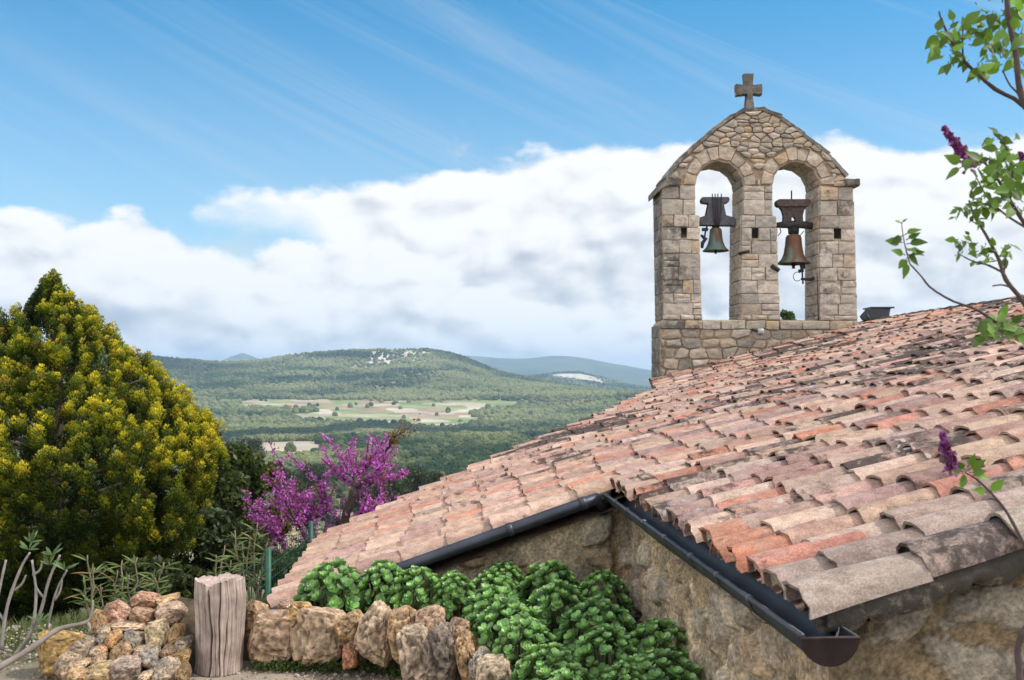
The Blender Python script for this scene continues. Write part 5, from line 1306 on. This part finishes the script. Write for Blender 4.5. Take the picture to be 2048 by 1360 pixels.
def conifer():
    Y = 10.0; k = Y/FPX; bx = (105-1024)*k; g = ground_at(bx, Y)
    t = thing('golden_conifer', (bx, Y, g), 'dense golden-green conifer with pointed top filling the left of the garden', 'conifer')
    rg = np.random.default_rng(2)
    pys = [556, 572, 600, 650, 700, 750, 800, 850, 900, 950, 1000, 1050, 1100, 1150, 1200]; hw = [2, 12, 40, 92, 142, 194, 244, 286, 316, 318, 304, 280, 242, 180, 100]
    zs = [(HOR-p)*k for p in pys]; rs_ = [h*k for h in hw]
    # unit plume: an upright spray of scale-leaf fans
    def plume(seed, nq):
        r = np.random.default_rng(seed); tt = r.random(nq)**.8; ph = r.uniform(0, 6.28, nq); rad = np.sin(np.pi*np.clip(tt*.86+.10, 0, 1))**.8*.42*r.uniform(.5, 1.05, nq)
        P = np.stack([np.cos(ph)*rad, np.sin(ph)*rad, tt], 1); D = np.stack([np.cos(ph)*.55, np.sin(ph)*.55, np.full(nq, .9)], 1)+r.normal(size=(nq, 3))*.25
        D /= np.linalg.norm(D, axis=1)[:, None]; S = np.cross(D, np.stack([np.cos(ph), np.sin(ph), 0*ph], 1)+r.normal(size=(nq, 3))*.5); S /= np.linalg.norm(S, axis=1)[:, None]
        L = r.uniform(.06, .125, nq)[:, None]; V = np.stack([P-D*L*.7, P+S*L*.42, P+D*L, P-S*L*.42], 1)
        tip = np.clip((tt-.15)/.7+r.normal(0, .12, nq)+(rad/.42-.5)*.25, 0, 1); return V.reshape(-1, 3), tip
    PL = [plume(s, 118) for s in range(5)]
    # tufts: vertical cushions of sprays with dark gaps between them
    m = MB(); nt = 1500
    zt = rg.uniform(zs[-1], zs[0], nt*8); Rt = np.interp(-zt, -np.array(zs), rs_); zt = zt[rg.random(nt*8) < (Rt/max(rs_))*.92+.05][:nt]; nt = len(zt)
    pt = rg.uniform(0, 2*np.pi, nt); Rt = np.interp(-zt, -np.array(zs), rs_)
    lump = 1+.09*fbm(np.stack([np.cos(pt)*2.3, np.sin(pt)*2.3, zt*1.7], 1), 3, 4)+rg.normal(0, .035, nt)
    st = rg.uniform(.07, .125, nt)*np.interp(zt, [zs[-1], zs[0]], [1.1, .62]); rr = np.maximum(Rt*lump-st*.8, .0)
    CT = np.stack([bx+np.cos(pt)*rr, Y+np.sin(pt)*rr, zt-.06], 1); per = 5; n = nt*per
    dd = rg.normal(size=(n, 3)); dd /= np.linalg.norm(dd, axis=1)[:, None]; ti = np.repeat(np.arange(nt), per)
    C = CT[ti]+dd*(st[ti]*rg.uniform(.45, 1.0, n))[:, None]*np.array([.62, .62, 1.6])
    n2 = 1700; z2 = rg.uniform(zs[-1], zs[1], n2); p2 = rg.uniform(0, 6.28, n2); r2 = np.interp(-z2, -np.array(zs), rs_)*rg.uniform(.3, .86, n2)
    C = np.concatenate([C, np.stack([bx+np.cos(p2)*r2, Y+np.sin(p2)*r2, z2-.08], 1)]); n = len(C)
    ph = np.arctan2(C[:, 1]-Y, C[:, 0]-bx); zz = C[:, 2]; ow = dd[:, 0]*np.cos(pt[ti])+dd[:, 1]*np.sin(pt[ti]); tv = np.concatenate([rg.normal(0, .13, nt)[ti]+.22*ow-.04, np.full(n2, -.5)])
    order = np.arange(n); H = rg.uniform(.10, .175, n)*np.interp(zz, [zs[-1], zs[0]], [1.1, .8])
    for vi in range(5):
        idx = order[order % 5 == vi]; V, tip = PL[vi]; nv = len(V)
        axis = np.stack([np.cos(ph[idx])*.26, np.sin(ph[idx])*.26, np.ones(len(idx))], 1)+rg.normal(size=(len(idx), 3))*.12; axis /= np.linalg.norm(axis, axis=1)[:, None]
        u = np.cross(axis, np.array([0.3, .5, 0.1])); u /= np.linalg.norm(u, axis=1)[:, None]; w = np.cross(axis, u)
        h = H[idx]; X = C[idx][:, None, :]+(V[None, :, 0, None]*u[:, None]+V[None, :, 1, None]*w[:, None]+V[None, :, 2, None]*axis[:, None])*h[:, None, None]
        vig_shade = np.clip(.73+.55*fbm(C[idx]*1.6, 3, 7)+rg.normal(0, .14, len(idx))+.14*np.cos(ph[idx])+tv[idx]-.45*np.clip((-.25-zz[idx])/1.6, 0, 1), .02, 1)            # young growth varies by spray; shade below and sunlit right are painted in
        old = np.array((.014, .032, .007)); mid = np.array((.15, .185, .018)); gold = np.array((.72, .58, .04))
        tp_ = np.repeat(tip, 4)[None, :]*vig_shade[:, None]; tp_ = tp_[..., None]
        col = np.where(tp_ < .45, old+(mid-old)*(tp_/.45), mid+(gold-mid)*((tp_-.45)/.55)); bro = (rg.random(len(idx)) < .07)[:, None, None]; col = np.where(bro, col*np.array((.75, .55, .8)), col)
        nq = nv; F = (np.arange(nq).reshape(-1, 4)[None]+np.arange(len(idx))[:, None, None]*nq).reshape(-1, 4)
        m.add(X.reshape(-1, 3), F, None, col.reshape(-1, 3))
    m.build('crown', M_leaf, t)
    m = MB(); m.tube(wig((bx, Y, g-.1), (bx+.05, Y, 0.7), 14, .08, 3), np.linspace(.13, .02, 14), (.11, .08, .06), 9)
    for i in range(46):
        z0 = rg.uniform(g+.25, .4); a = rg.uniform(0, 6.28); L = np.interp(-z0, -np.array(zs), rs_)*.82; p = np.array([bx, Y, z0]); m.tube(wig(p, p+np.array([math.cos(a)*L, math.sin(a)*L, L*.35]), 8, .06, i), np.linspace(.028, .006, 8), (.12, .09, .07), 5)
    m.build('trunk', M_bark, t)
conifer()
def judas():
    Y = 11.6; t = thing('judas_tree', (W(690, 1100, Y)[0], Y, ground_at(W(690, 1100, Y)[0], Y)), 'judas tree in magenta blossom behind the wire fence', 'tree')
    m = MB(); fl = []; lf = []; rg = random.Random(12); nr = np.random.default_rng(12)
    g = ground_at(W(690, 1100, Y)[0], Y)
    tips = []
    def br(p, q, r0, r1, seed, flower=1.0, n=10, depth=0):
        P = wig(p, q, n, .05*np.linalg.norm(np.asarray(q)-np.asarray(p)), seed); m.tube(P, np.linspace(r0, r1, n), (.085, .062, .055), 6)
        L = np.linalg.norm(np.asarray(q)-np.asarray(p))
        cnt = int(L*70*flower)
        for _ in range(cnt):
            f = rg.uniform(.12, 1); i = f*(n-1); a = int(min(i, n-2)); c = P[a]+(P[a+1]-P[a])*(i-a); fl.append(c+nr.normal(size=3)*.018)
        for _ in range(int(L*12*flower)): f = rg.uniform(.6, 1.1); lf.append(P[int(min(f*(n-1), n-1))]+nr.normal(size=3)*.06)
        return P
    root = np.array([W(690, 1100, Y)[0], Y, g]); c1 = W(685, 1055, Y); c2 = W(710, 975, Y)
    br(root, c1, .07, .055, 1, 0.1); P = br(c1, c2, .055, .045, 2, .25); br(c1, W(712, 985, Y-.1), .04, .03, 3, .3)
    mains = [(c2, (775, 915), .03), (c2, (718, 915), .03), (c2, (752, 895), .028), (c2, (785, 940), .026), (c2, (680, 925), .026), (c1, (640, 940), .03), (c1, (610, 985), .028), (c1, (575, 990), .024), ((W(640, 1130, Y)), (560, 930), .026), (W(640, 1130, Y), (585, 1010), .028), (W(600, 1150, Y+.3), (525, 985), .022), (W(600, 1150, Y+.3), (545, 1040), .02), (c1, (745, 1010), .018), (c1, (785, 990), .016), (W(640, 1130, Y), (625, 1050), .028), (W(620, 1140, Y-.2), (660, 1065), .02)]
    for i, (p, (x, y), r) in enumerate(mains):
        q_ = W(x-10, 1060-(1060-y)*.86, Y+rg.uniform(-.5, .5)); PP = br(p, q_, r, r*.45, 10+i, 1.0)
        for j in range(6):
            f = rg.uniform(.35, 1.0); a = PP[int(f*9)]; d = nrm((q_-np.asarray(p)))*rg.uniform(.15, .4)+np.array([rg.uniform(-.25, .25), rg.uniform(-.3, .3), rg.uniform(-.08, .18)])
            e = a+d*rg.uniform(.6, 1.0); Q = br(a, e, r*.4, .006, 60+i*9+j, 1.15, 7)
            if rg.random() < .6: e2 = e+np.array([rg.uniform(-.2, .2), rg.uniform(-.2, .2), rg.uniform(.0, .3)]); br(e, e2, .006, .003, 300+i*9+j, .7 if rg.random() < .6 else .2, 5); tips.append(e2)
    for x, y in ((815, 858), (830, 845), (800, 852)):
        Q = wig(W(770, 905, Y), W(x, y, Y-.3), 9, .08, x); m.tube(Q, np.linspace(.012, .003, 9), (.10, .07, .06), 5); lf += [p+nr.normal(size=3)*.04 for p in Q[3:] for _ in range(5)]
    m.build('branches', M_bark, t)
    m = MB(); P = np.array(fl); P = np.concatenate([P+nr.normal(size=P.shape)*.014 for _ in range(4)]); quads_leaves(m, P, .015, (.42, .06, .44), (.74, .23, .74), nr, .7); m.build('blossom', M_petal, t)
    m = MB(); P = np.array(lf+tips); P = np.concatenate([P+nr.normal(size=P.shape)*.03 for _ in range(2)]); quads_leaves(m, P, .018, (.16, .075, .035), (.24, .15, .05), nr, .7); m.build('leaves', M_leaf, t)
judas()
def shrub(name, px, py_top, Y, wpx, n, leaf, ca, cb, label, cat, seed, group=None, flat=1.0, foot=None, stems=7):
    k = Y/FPX; x = (px-1024)*k; g = ground_at(x, Y) if foot is None else foot; zt = (HOR-py_top)*k; H = zt-g; R = wpx*k/2
    t = thing(name, (x, Y, g), label, cat, group); rg = np.random.default_rng(seed)
    nc = 26; cz = rg.uniform(.28, .98, nc); a = rg.uniform(0, 6.28, nc); prof = np.sin(np.pi*np.clip(cz*.80+.12, 0, 1))**.7; rr = R*prof*np.sqrt(rg.uniform(.1, 1, nc))
    rad = R*rg.uniform(.24, .42, nc); C = np.stack([x+np.cos(a)*rr, Y+np.sin(a)*rr*flat, np.maximum(zt-rad*.9-(.98-cz)*H*.95, g+.05*H)], 1)
    m = MB(); P = clumpy(rg, n, C, rad); P[:, 2] = np.maximum(P[:, 2], g+.05); quads_leaves(m, P, leaf, ca, cb, rg, .5, .4); m.build('foliage', M_leaf, t)
    m = MB()
    for i in range(stems): c = C[rg.integers(0, nc)]; m.tube(wig((x+rg.normal(0, R*.15), Y+rg.normal(0, R*.15), g), c, 8, .06*H, seed+i), np.linspace(max(.012, R*.05), max(.006, R*.015), 8), (.14, .11, .085), 6)
    m.build('stems', M_bark, t); return t
shrub('laurel_shrub', 478, 888, 13.0, 150, 9000, .045, (.025, .045, .015), (.11, .13, .035), 'tall dark olive laurel shrub behind the golden conifer', 'shrub', 21)
shrub('laurel_shrub', 520, 905, 14.5, 110, 7000, .05, (.04, .05, .015), (.16, .13, .045), 'bronze-tipped laurel shrub between the conifer and the judas tree', 'shrub', 22)
shrub('hedge_shrub', 440, 1020, 11.0, 170, 8000, .04, (.018, .035, .012), (.075, .09, .025), 'low dark green shrub in front of the laurels under the conifer', 'shrub', 23)
shrub('hedge_shrub', 590, 1085, 9.8, 120, 6500, .03, (.035, .06, .03), (.12, .15, .075), 'grey-green shrub growing behind the wire fence below the judas tree', 'shrub', 24)
shrub('hedge_shrub', 330, 1110, 9.0, 190, 7000, .035, (.018, .03, .010), (.07, .085, .02), 'dark shrub in the shade right of the conifer foot', 'shrub', 25)
shrub('hedge_shrub', 40, 1060, 12.0, 260, 7000, .05, (.015, .027, .010), (.05, .065, .02), 'dark bush behind the conifer at the left edge', 'shrub', 26)
OAK = [(785, 938, 200, 70, 'dark oak beside the right branches of the judas tree'), (828, 930, 215, 95, 'largest dark round oak left of the lean-to roof edge'), (868, 942, 225, 60, 'dark oak half hidden by the lean-to roof edge'),
       (620, 925, 260, 80, 'dark oak seen through the top of the judas tree'), (497, 872, 420, 90, 'dark pine standing on the bare slope above the laurels'), (560, 935, 300, 70, 'small oak below the bare slope left of the judas tree'), (742, 955, 235, 70, 'dark oak behind the middle of the judas tree'), (455, 900, 360, 70, 'dark pine beside the right edge of the conifer')]
for i, (px, yt, Y, w, lab) in enumerate(OAK):
    shrub('oak_tree' if 'oak' in lab else 'pine_tree', px, yt, Y, w, 5200, .20*Y/200+.05, (.018, .030, .013), (.060, .075, .030), lab, 'tree', 40+i, 'trees beyond the garden', stems=5)
shrub('evergreen_tree', 1580, 621, 34.0, 62, 5000, .06, (.03, .06, .018), (.10, .16, .05), 'round green treetop showing over the sill of the right bell arch', 'tree', 60, stems=4)
def oleander(pts, Y, label, seed, dead=0, big=1.0):
    x = np.mean([p[0] for p in pts]); X = W(x, 1200, Y)[0]; g = ground_at(X, Y) if Y > 6 else -1.6
    t = thing('oleander', (X, Y, g), label, 'shrub', 'young oleanders by the stone heap'); rg = random.Random(seed); ms, ml = MB(), MB()
    for i, (px, py) in enumerate(pts):
        tip = W(px, py, Y+rg.uniform(-.15, .15)); root = np.array([X+(tip[0]-X)*.4+rg.uniform(-.03, .03), Y, g]); P = wig(root, tip, 12, .05, seed+i); ms.tube(P, np.linspace(.009, .004, 12), (.20, .16, .11), 6)
        for kx in range(5):
            s = int(11-rg.random()**1.6*6); c = P[s]; ax = nrm(P[11]-P[9])
            for h in range(3):
                a = rg.uniform(0, 6.28); d = np.array([math.cos(a), math.sin(a)*.8, rg.uniform(-.1, 1.0)])
                col = np.array((.13, .165, .05))*rg.uniform(.5, 1.5)
                if rg.random() < dead: col = np.array((.34, .20, .08))*rg.uniform(.7, 1.2)
                leaf_blade(ml, c, d, np.array([rg.uniform(-.3, .3), -.5, .8]), rg.uniform(.08, .14)*big, .0125*big, col, .25, 4)
    ms.build('stem', M_bark, t); ml.build('leaves', M_leaf, t)
oleander([(175, 1110), (190, 1135), (205, 1175), (170, 1165)], 6.4, 'young oleander with rusty dying leaves left of the stone heap', 1, .14)
oleander([(245, 1120), (275, 1115), (258, 1150), (235, 1140)], 6.6, 'young oleander with long narrow leaves behind the stone heap', 2, .04)
oleander([(310, 1140), (300, 1165), (328, 1125)], 6.7, 'short young oleander close to the top of the stone heap', 3, .03)
oleander([(470, 1060), (500, 1075), (515, 1045), (485, 1090), (535, 1085)], 7.4, 'tall oleander behind the stump beside the fence', 4, .02, 1.15)
oleander([(450, 1090), (432, 1110), (462, 1120)], 7.0, 'small oleander just left above the stump', 5, .05)
def fence():
    t = thing('wire_fence', (-1.75, 7.5, -2.2), 'green welded wire fence with two posts running down beside the lean-to roof', 'fence')
    tops = [W(474, 1152, 6.25), W(537, 1105, 7.0), W(622, 1049, 9.0)]; gr = (.012, .075, .045)
    tops.append(tops[-1]+(tops[-1]-tops[-2])*.9)
    for i in (1, 2):
        m = MB(); p = tops[i]; m.tube([p+(0, 0, .03), p-(0, 0, 1.35)], .020, gr, 10); m.build('post', M_green, t)
    m = MB()
    for p, q_ in zip(tops[:-1], tops[1:]):
        L = np.linalg.norm(q_-p); n = int(L/.085)
        for i in range(n+1): c = p+(q_-p)*(i/n); m.tube([c, c-(0, 0, 1.1)], .0022, gr, 4, cap=False)
        for h in np.arange(0, 1.1, .10): m.tube([p-(0, 0, h), q_-(0, 0, h)], .0026, gr, 4, cap=False)
    m.build('wire_mesh', M_green, t)
fence()

# ------------------------------------------------------------------ lilac leaning in from the right
def lilac():
    t = thing('lilac_shrub', (1.62, 2.15, -1.6), 'lilac with young green leaves and purple flower spikes leaning in at right', 'shrub')
    m, ml = MB(), MB(); rg = random.Random(21); nr = np.random.default_rng(21); bark = (.085, .062, .058)
    def B(pts, r0, r1, Y, n=22): P = smooth_path(path_px(pts, Y), n); m.tube(P, np.linspace(r0, r1, n)*.68*(1+.16*(np.sin(np.arange(n)*2.3) > .75)), bark, 7); return P
    def leaf(c, d, L, col=None, n=None):
        L *= .88; col = np.array((.12, .215, .03))*rg.uniform(.45, 1.4) if col is None else col
        d = nrm(d); nn = nrm(np.array([rg.uniform(-.6, .6), -.7, rg.uniform(-.1, .9)]) if n is None else n); nn = nrm(nn-np.dot(nn, d)*d); s = np.cross(d, nn); V = []
        pet = L*.22; ml.tube([c, c+d*pet], .0011, (.12, .14, .05), 4, cap=False); w = L*.62; fo = rg.uniform(.05, .35); cu = rg.uniform(.0, .3)
        for tt, wt in ((0, .06), (.12, .72), (.32, 1.0), (.58, .78), (.82, .34), (1.0, .02)):
            q_ = c+d*(pet+L*tt)-nn*(cu*L*tt*tt); V += [q_-s*w*wt/2+nn*fo*w*wt*.5, q_, q_+s*w*wt/2+nn*fo*w*wt*.5]
        ml.add(V, [(r*3+h, r*3+h+1, r*3+h+4, r*3+h+3) for r in range(5) for h in (0, 1)], None, col)
    def cluster(px, py, Y, spread, cnt, L, bias=(0, 0)):
        for _ in range(cnt):
            c = W(px+rg.gauss(0, spread), py+rg.gauss(0, spread*.7), Y+rg.gauss(0, .05)); d = np.array([rg.uniform(-1, 1)+bias[0], rg.uniform(-.8, .5), rg.uniform(-1, .8)+bias[1]]); leaf(c, d, L*rg.uniform(.65, 1.2))
    # trunk and frame outside the picture, then the shoots seen in it
    trunk = [W(2120, 1700, 2.25)*np.array([1, 1, 1]), W(2090, 1500, 2.25), W(2140, 1100, 2.2), W(2180, 700, 2.15), W(2170, 350, 2.1)]
    trunk[0] = np.array([1.62, 2.15, -1.62]); T = smooth_path(np.array(trunk), 30); m.tube(T, np.linspace(.034, .014, 30), bark, 9)
    B([(2200, 1560), (2060, 1400), (2038, 1330), (2044, 1270), (2110, 1180), (2200, 1040)], .010, .008, 1.9)
    Y = 2.05
    B([(2180, 420), (2110, 300), (2048, 212), (1990, 178), (1938, 132), (1912, 100), (1885, 45), (1878, 22)], .0085, .002, Y); B([(2110, 300), (2046, 200), (2032, 110), (2018, 40), (2010, -30)], .0095, .006, Y-.1)
    B([(2046, 200), (2040, 190), (2020, 170), (2005, 140)], .004, .002, Y); B([(1926, 118), (1925, 85), (1926, 50)], .003, .0015, Y)
    for (x, y, s, c_) in ((1890, 65, 18, 15), (1900, 105, 18, 15), (1925, 75, 16, 11), (1965, 70, 20, 13), (1980, 40, 24, 15), (2000, 110, 24, 15), (2025, 60, 24, 15), (2035, 20, 20, 14), (1975, 130, 20, 8), (1990, 0, 22, 8), (2040, 130, 18, 9)): cluster(x, y, Y, s, c_, .036)
    B([(2200, 640), (2120, 500), (2060, 460), (2020, 400), (1990, 350), (1968, 325), (1945, 318)], .008, .002, Y); B([(2020, 400), (2025, 340), (2010, 290), (1990, 268)], .004, .0015, Y); B([(2060, 460), (2012, 430), (1975, 395), (1948, 345)], .004, .0015, Y)
    for (x, y, s, c_) in ((1975, 310, 18, 15), (2000, 335, 20, 17), (1990, 365, 18, 13), (2025, 330, 20, 15), (2040, 370, 18, 13), (2010, 385, 20, 13), (1990, 290, 14, 8), (1950, 365, 10, 4), (1975, 395, 14, 6), (2030, 415, 18, 8), (1925, 330, 6, 2)): cluster(x, y, Y, s, c_, .034)
    B([(2200, 800), (2100, 690), (2050, 608), (2012, 560), (1998, 520), (1972, 470), (1948, 430), (1938, 400)], .009, .0025, Y); B([(2006, 545), (1975, 530), (1945, 522), (1918, 508)], .004, .0015, Y); B([(2002, 520), (1970, 525), (1950, 526)], .002, .001, Y); B([(2008, 545), (2012, 510), (2010, 490)], .003, .0015, Y); B([(2030, 578), (2005, 570), (1985, 572)], .003, .002, Y)
    for (x, y, s, c_) in ((1925, 428, 12, 7), (1945, 410, 14, 9), (1965, 408, 12, 8), (1955, 440, 12, 6), (1930, 480, 14, 8), (1918, 500, 8, 5), (1950, 500, 12, 6), (1975, 490, 12, 6), (2010, 488, 12, 7), (1985, 512, 12, 5), (2015, 510, 10, 5)): cluster(x, y, Y, s, c_, .023)
    B([(2220, 800), (2120, 715), (2048, 682), (1985, 640), (1950, 618), (1905, 602), (1862, 576), (1842, 552), (1820, 528)], .006, .002, Y); B([(1820, 528), (1812, 500), (1806, 470), (1803, 445)], .002, .0012, Y)
    for (x, y, dx, dz) in ((1810, 510, -1, .35), (1806, 485, -1, .1), (1812, 480, 1, .55), (1812, 488, 1, .1), (1806, 470, -.8, -.6), (1815, 520, -.2, -1), (1815, 515, -.7, -.8), (1808, 470, .9, .4), (1818, 510, .9, .2), (1814, 500, 1, -.15), (1803, 446, -.7, .3), (1803, 446, .5, .4), (1812, 505, .6, -.5), (1810, 495, .2, -.2)):
        leaf(W(x, y, Y), np.array([dx, rg.uniform(-.5, .2), dz]), .036*rg.uniform(.8, 1.15) if y > 450 else .014)
    for (x, y, s, c_) in ((2000, 640, 18, 9), (2020, 655, 16, 9), (1985, 660, 14, 7), (2040, 665, 14, 9), (2010, 680, 12, 4), (1975, 675, 8, 4)): cluster(x, y, Y-.1, s, c_, .034)
    B([(2160, 1300), (2100, 1180), (2048, 1088), (2012, 1022), (1978, 982), (1952, 958), (1930, 945)], .006, .002, Y-.15)
    for (x, y, dx, dz) in ((1925, 942, -1, .1), (1930, 940, -.8, .7), (1935, 940, .8, .5), (1938, 945, 1, .1), (1930, 948, -.4, -1), (1925, 945, .1, -.9), (1945, 950, 1, -.2), (1935, 935, .3, .8), (1900, 925, -1, .3), (1975, 985, -.8, .2), (1978, 985, .4, .5)):
        leaf(W(x, y, Y-.15), np.array([dx, -.3, dz]), .034*rg.uniform(.6, 1.1))
    m.build('branches', M_bark, t); ml.build('leaves', M_leaf, t)
    for (p, q_, Yf, w) in (((1942, 330), (1887, 255), Y, 15), ((1905, 940), (1884, 866), Y-.15, 17), ((2046, 320), (2040, 305), Y, 7), ((1985, 100), (1980, 92), Y, 6)):
        mf = MB(); n = 520 if w > 10 else 80; tt = nr.random(n)**.8; c = np.array([W(p[0]+(q_[0]-p[0])*s, p[1]+(q_[1]-p[1])*s, Yf) for s in tt]); k = Yf/FPX
        rad = w*1.45*k*(1-tt*.80)*nr.uniform(.35, 1.05, n)*(.75+.35*np.sin(tt*34)); d = nr.normal(size=(n, 3)); d /= np.linalg.norm(d, axis=1)[:, None]; quads_leaves(mf, c+d*rad[:, None], .0050, (.13, .02, .11), (.36, .11, .36), nr, .75)
        mf.tube([W(*p, Yf), W(*q_, Yf)], .0016, (.10, .05, .06), 5); mf.build('flower_spike', M_petal, t)
lilac()

# ------------------------------------------------------------------ the air
def haze():
    m = bpy.data.materials.new('air'); m.use_nodes = True; k = NT(m.node_tree); k.n.clear()
    out = k.new('ShaderNodeOutputMaterial'); v = k.new('ShaderNodeVolumePrincipled'); v.inputs['Color'].default_value = (.50, .74, 1.0, 1); v.inputs['Density'].default_value = 0.000095; v.inputs['Anisotropy'].default_value = 0.0
    k.link(v.outputs[0], out.inputs['Volume'])
    mb = MB(); x, y0, y1, z0, z1 = 15000, -2500, 16000, -420, 330
    V = [(-x, y0, z0), (x, y0, z0), (x, y1, z0), (-x, y1, z0), (-x, y0, z1), (x, y0, z1), (x, y1, z1), (-x, y1, z1)]
    mb.add(V, [(0, 3, 2, 1), (4, 5, 6, 7), (0, 1, 5, 4), (1, 2, 6, 5), (2, 3, 7, 6), (3, 0, 4, 7)], None, (.8, .8, .8))
    o = mb.build('haze', m, base=(0, 0, 0), smooth=False); tag(o, kind='stuff', label='thin blue air between the garden and the far hills')
haze()
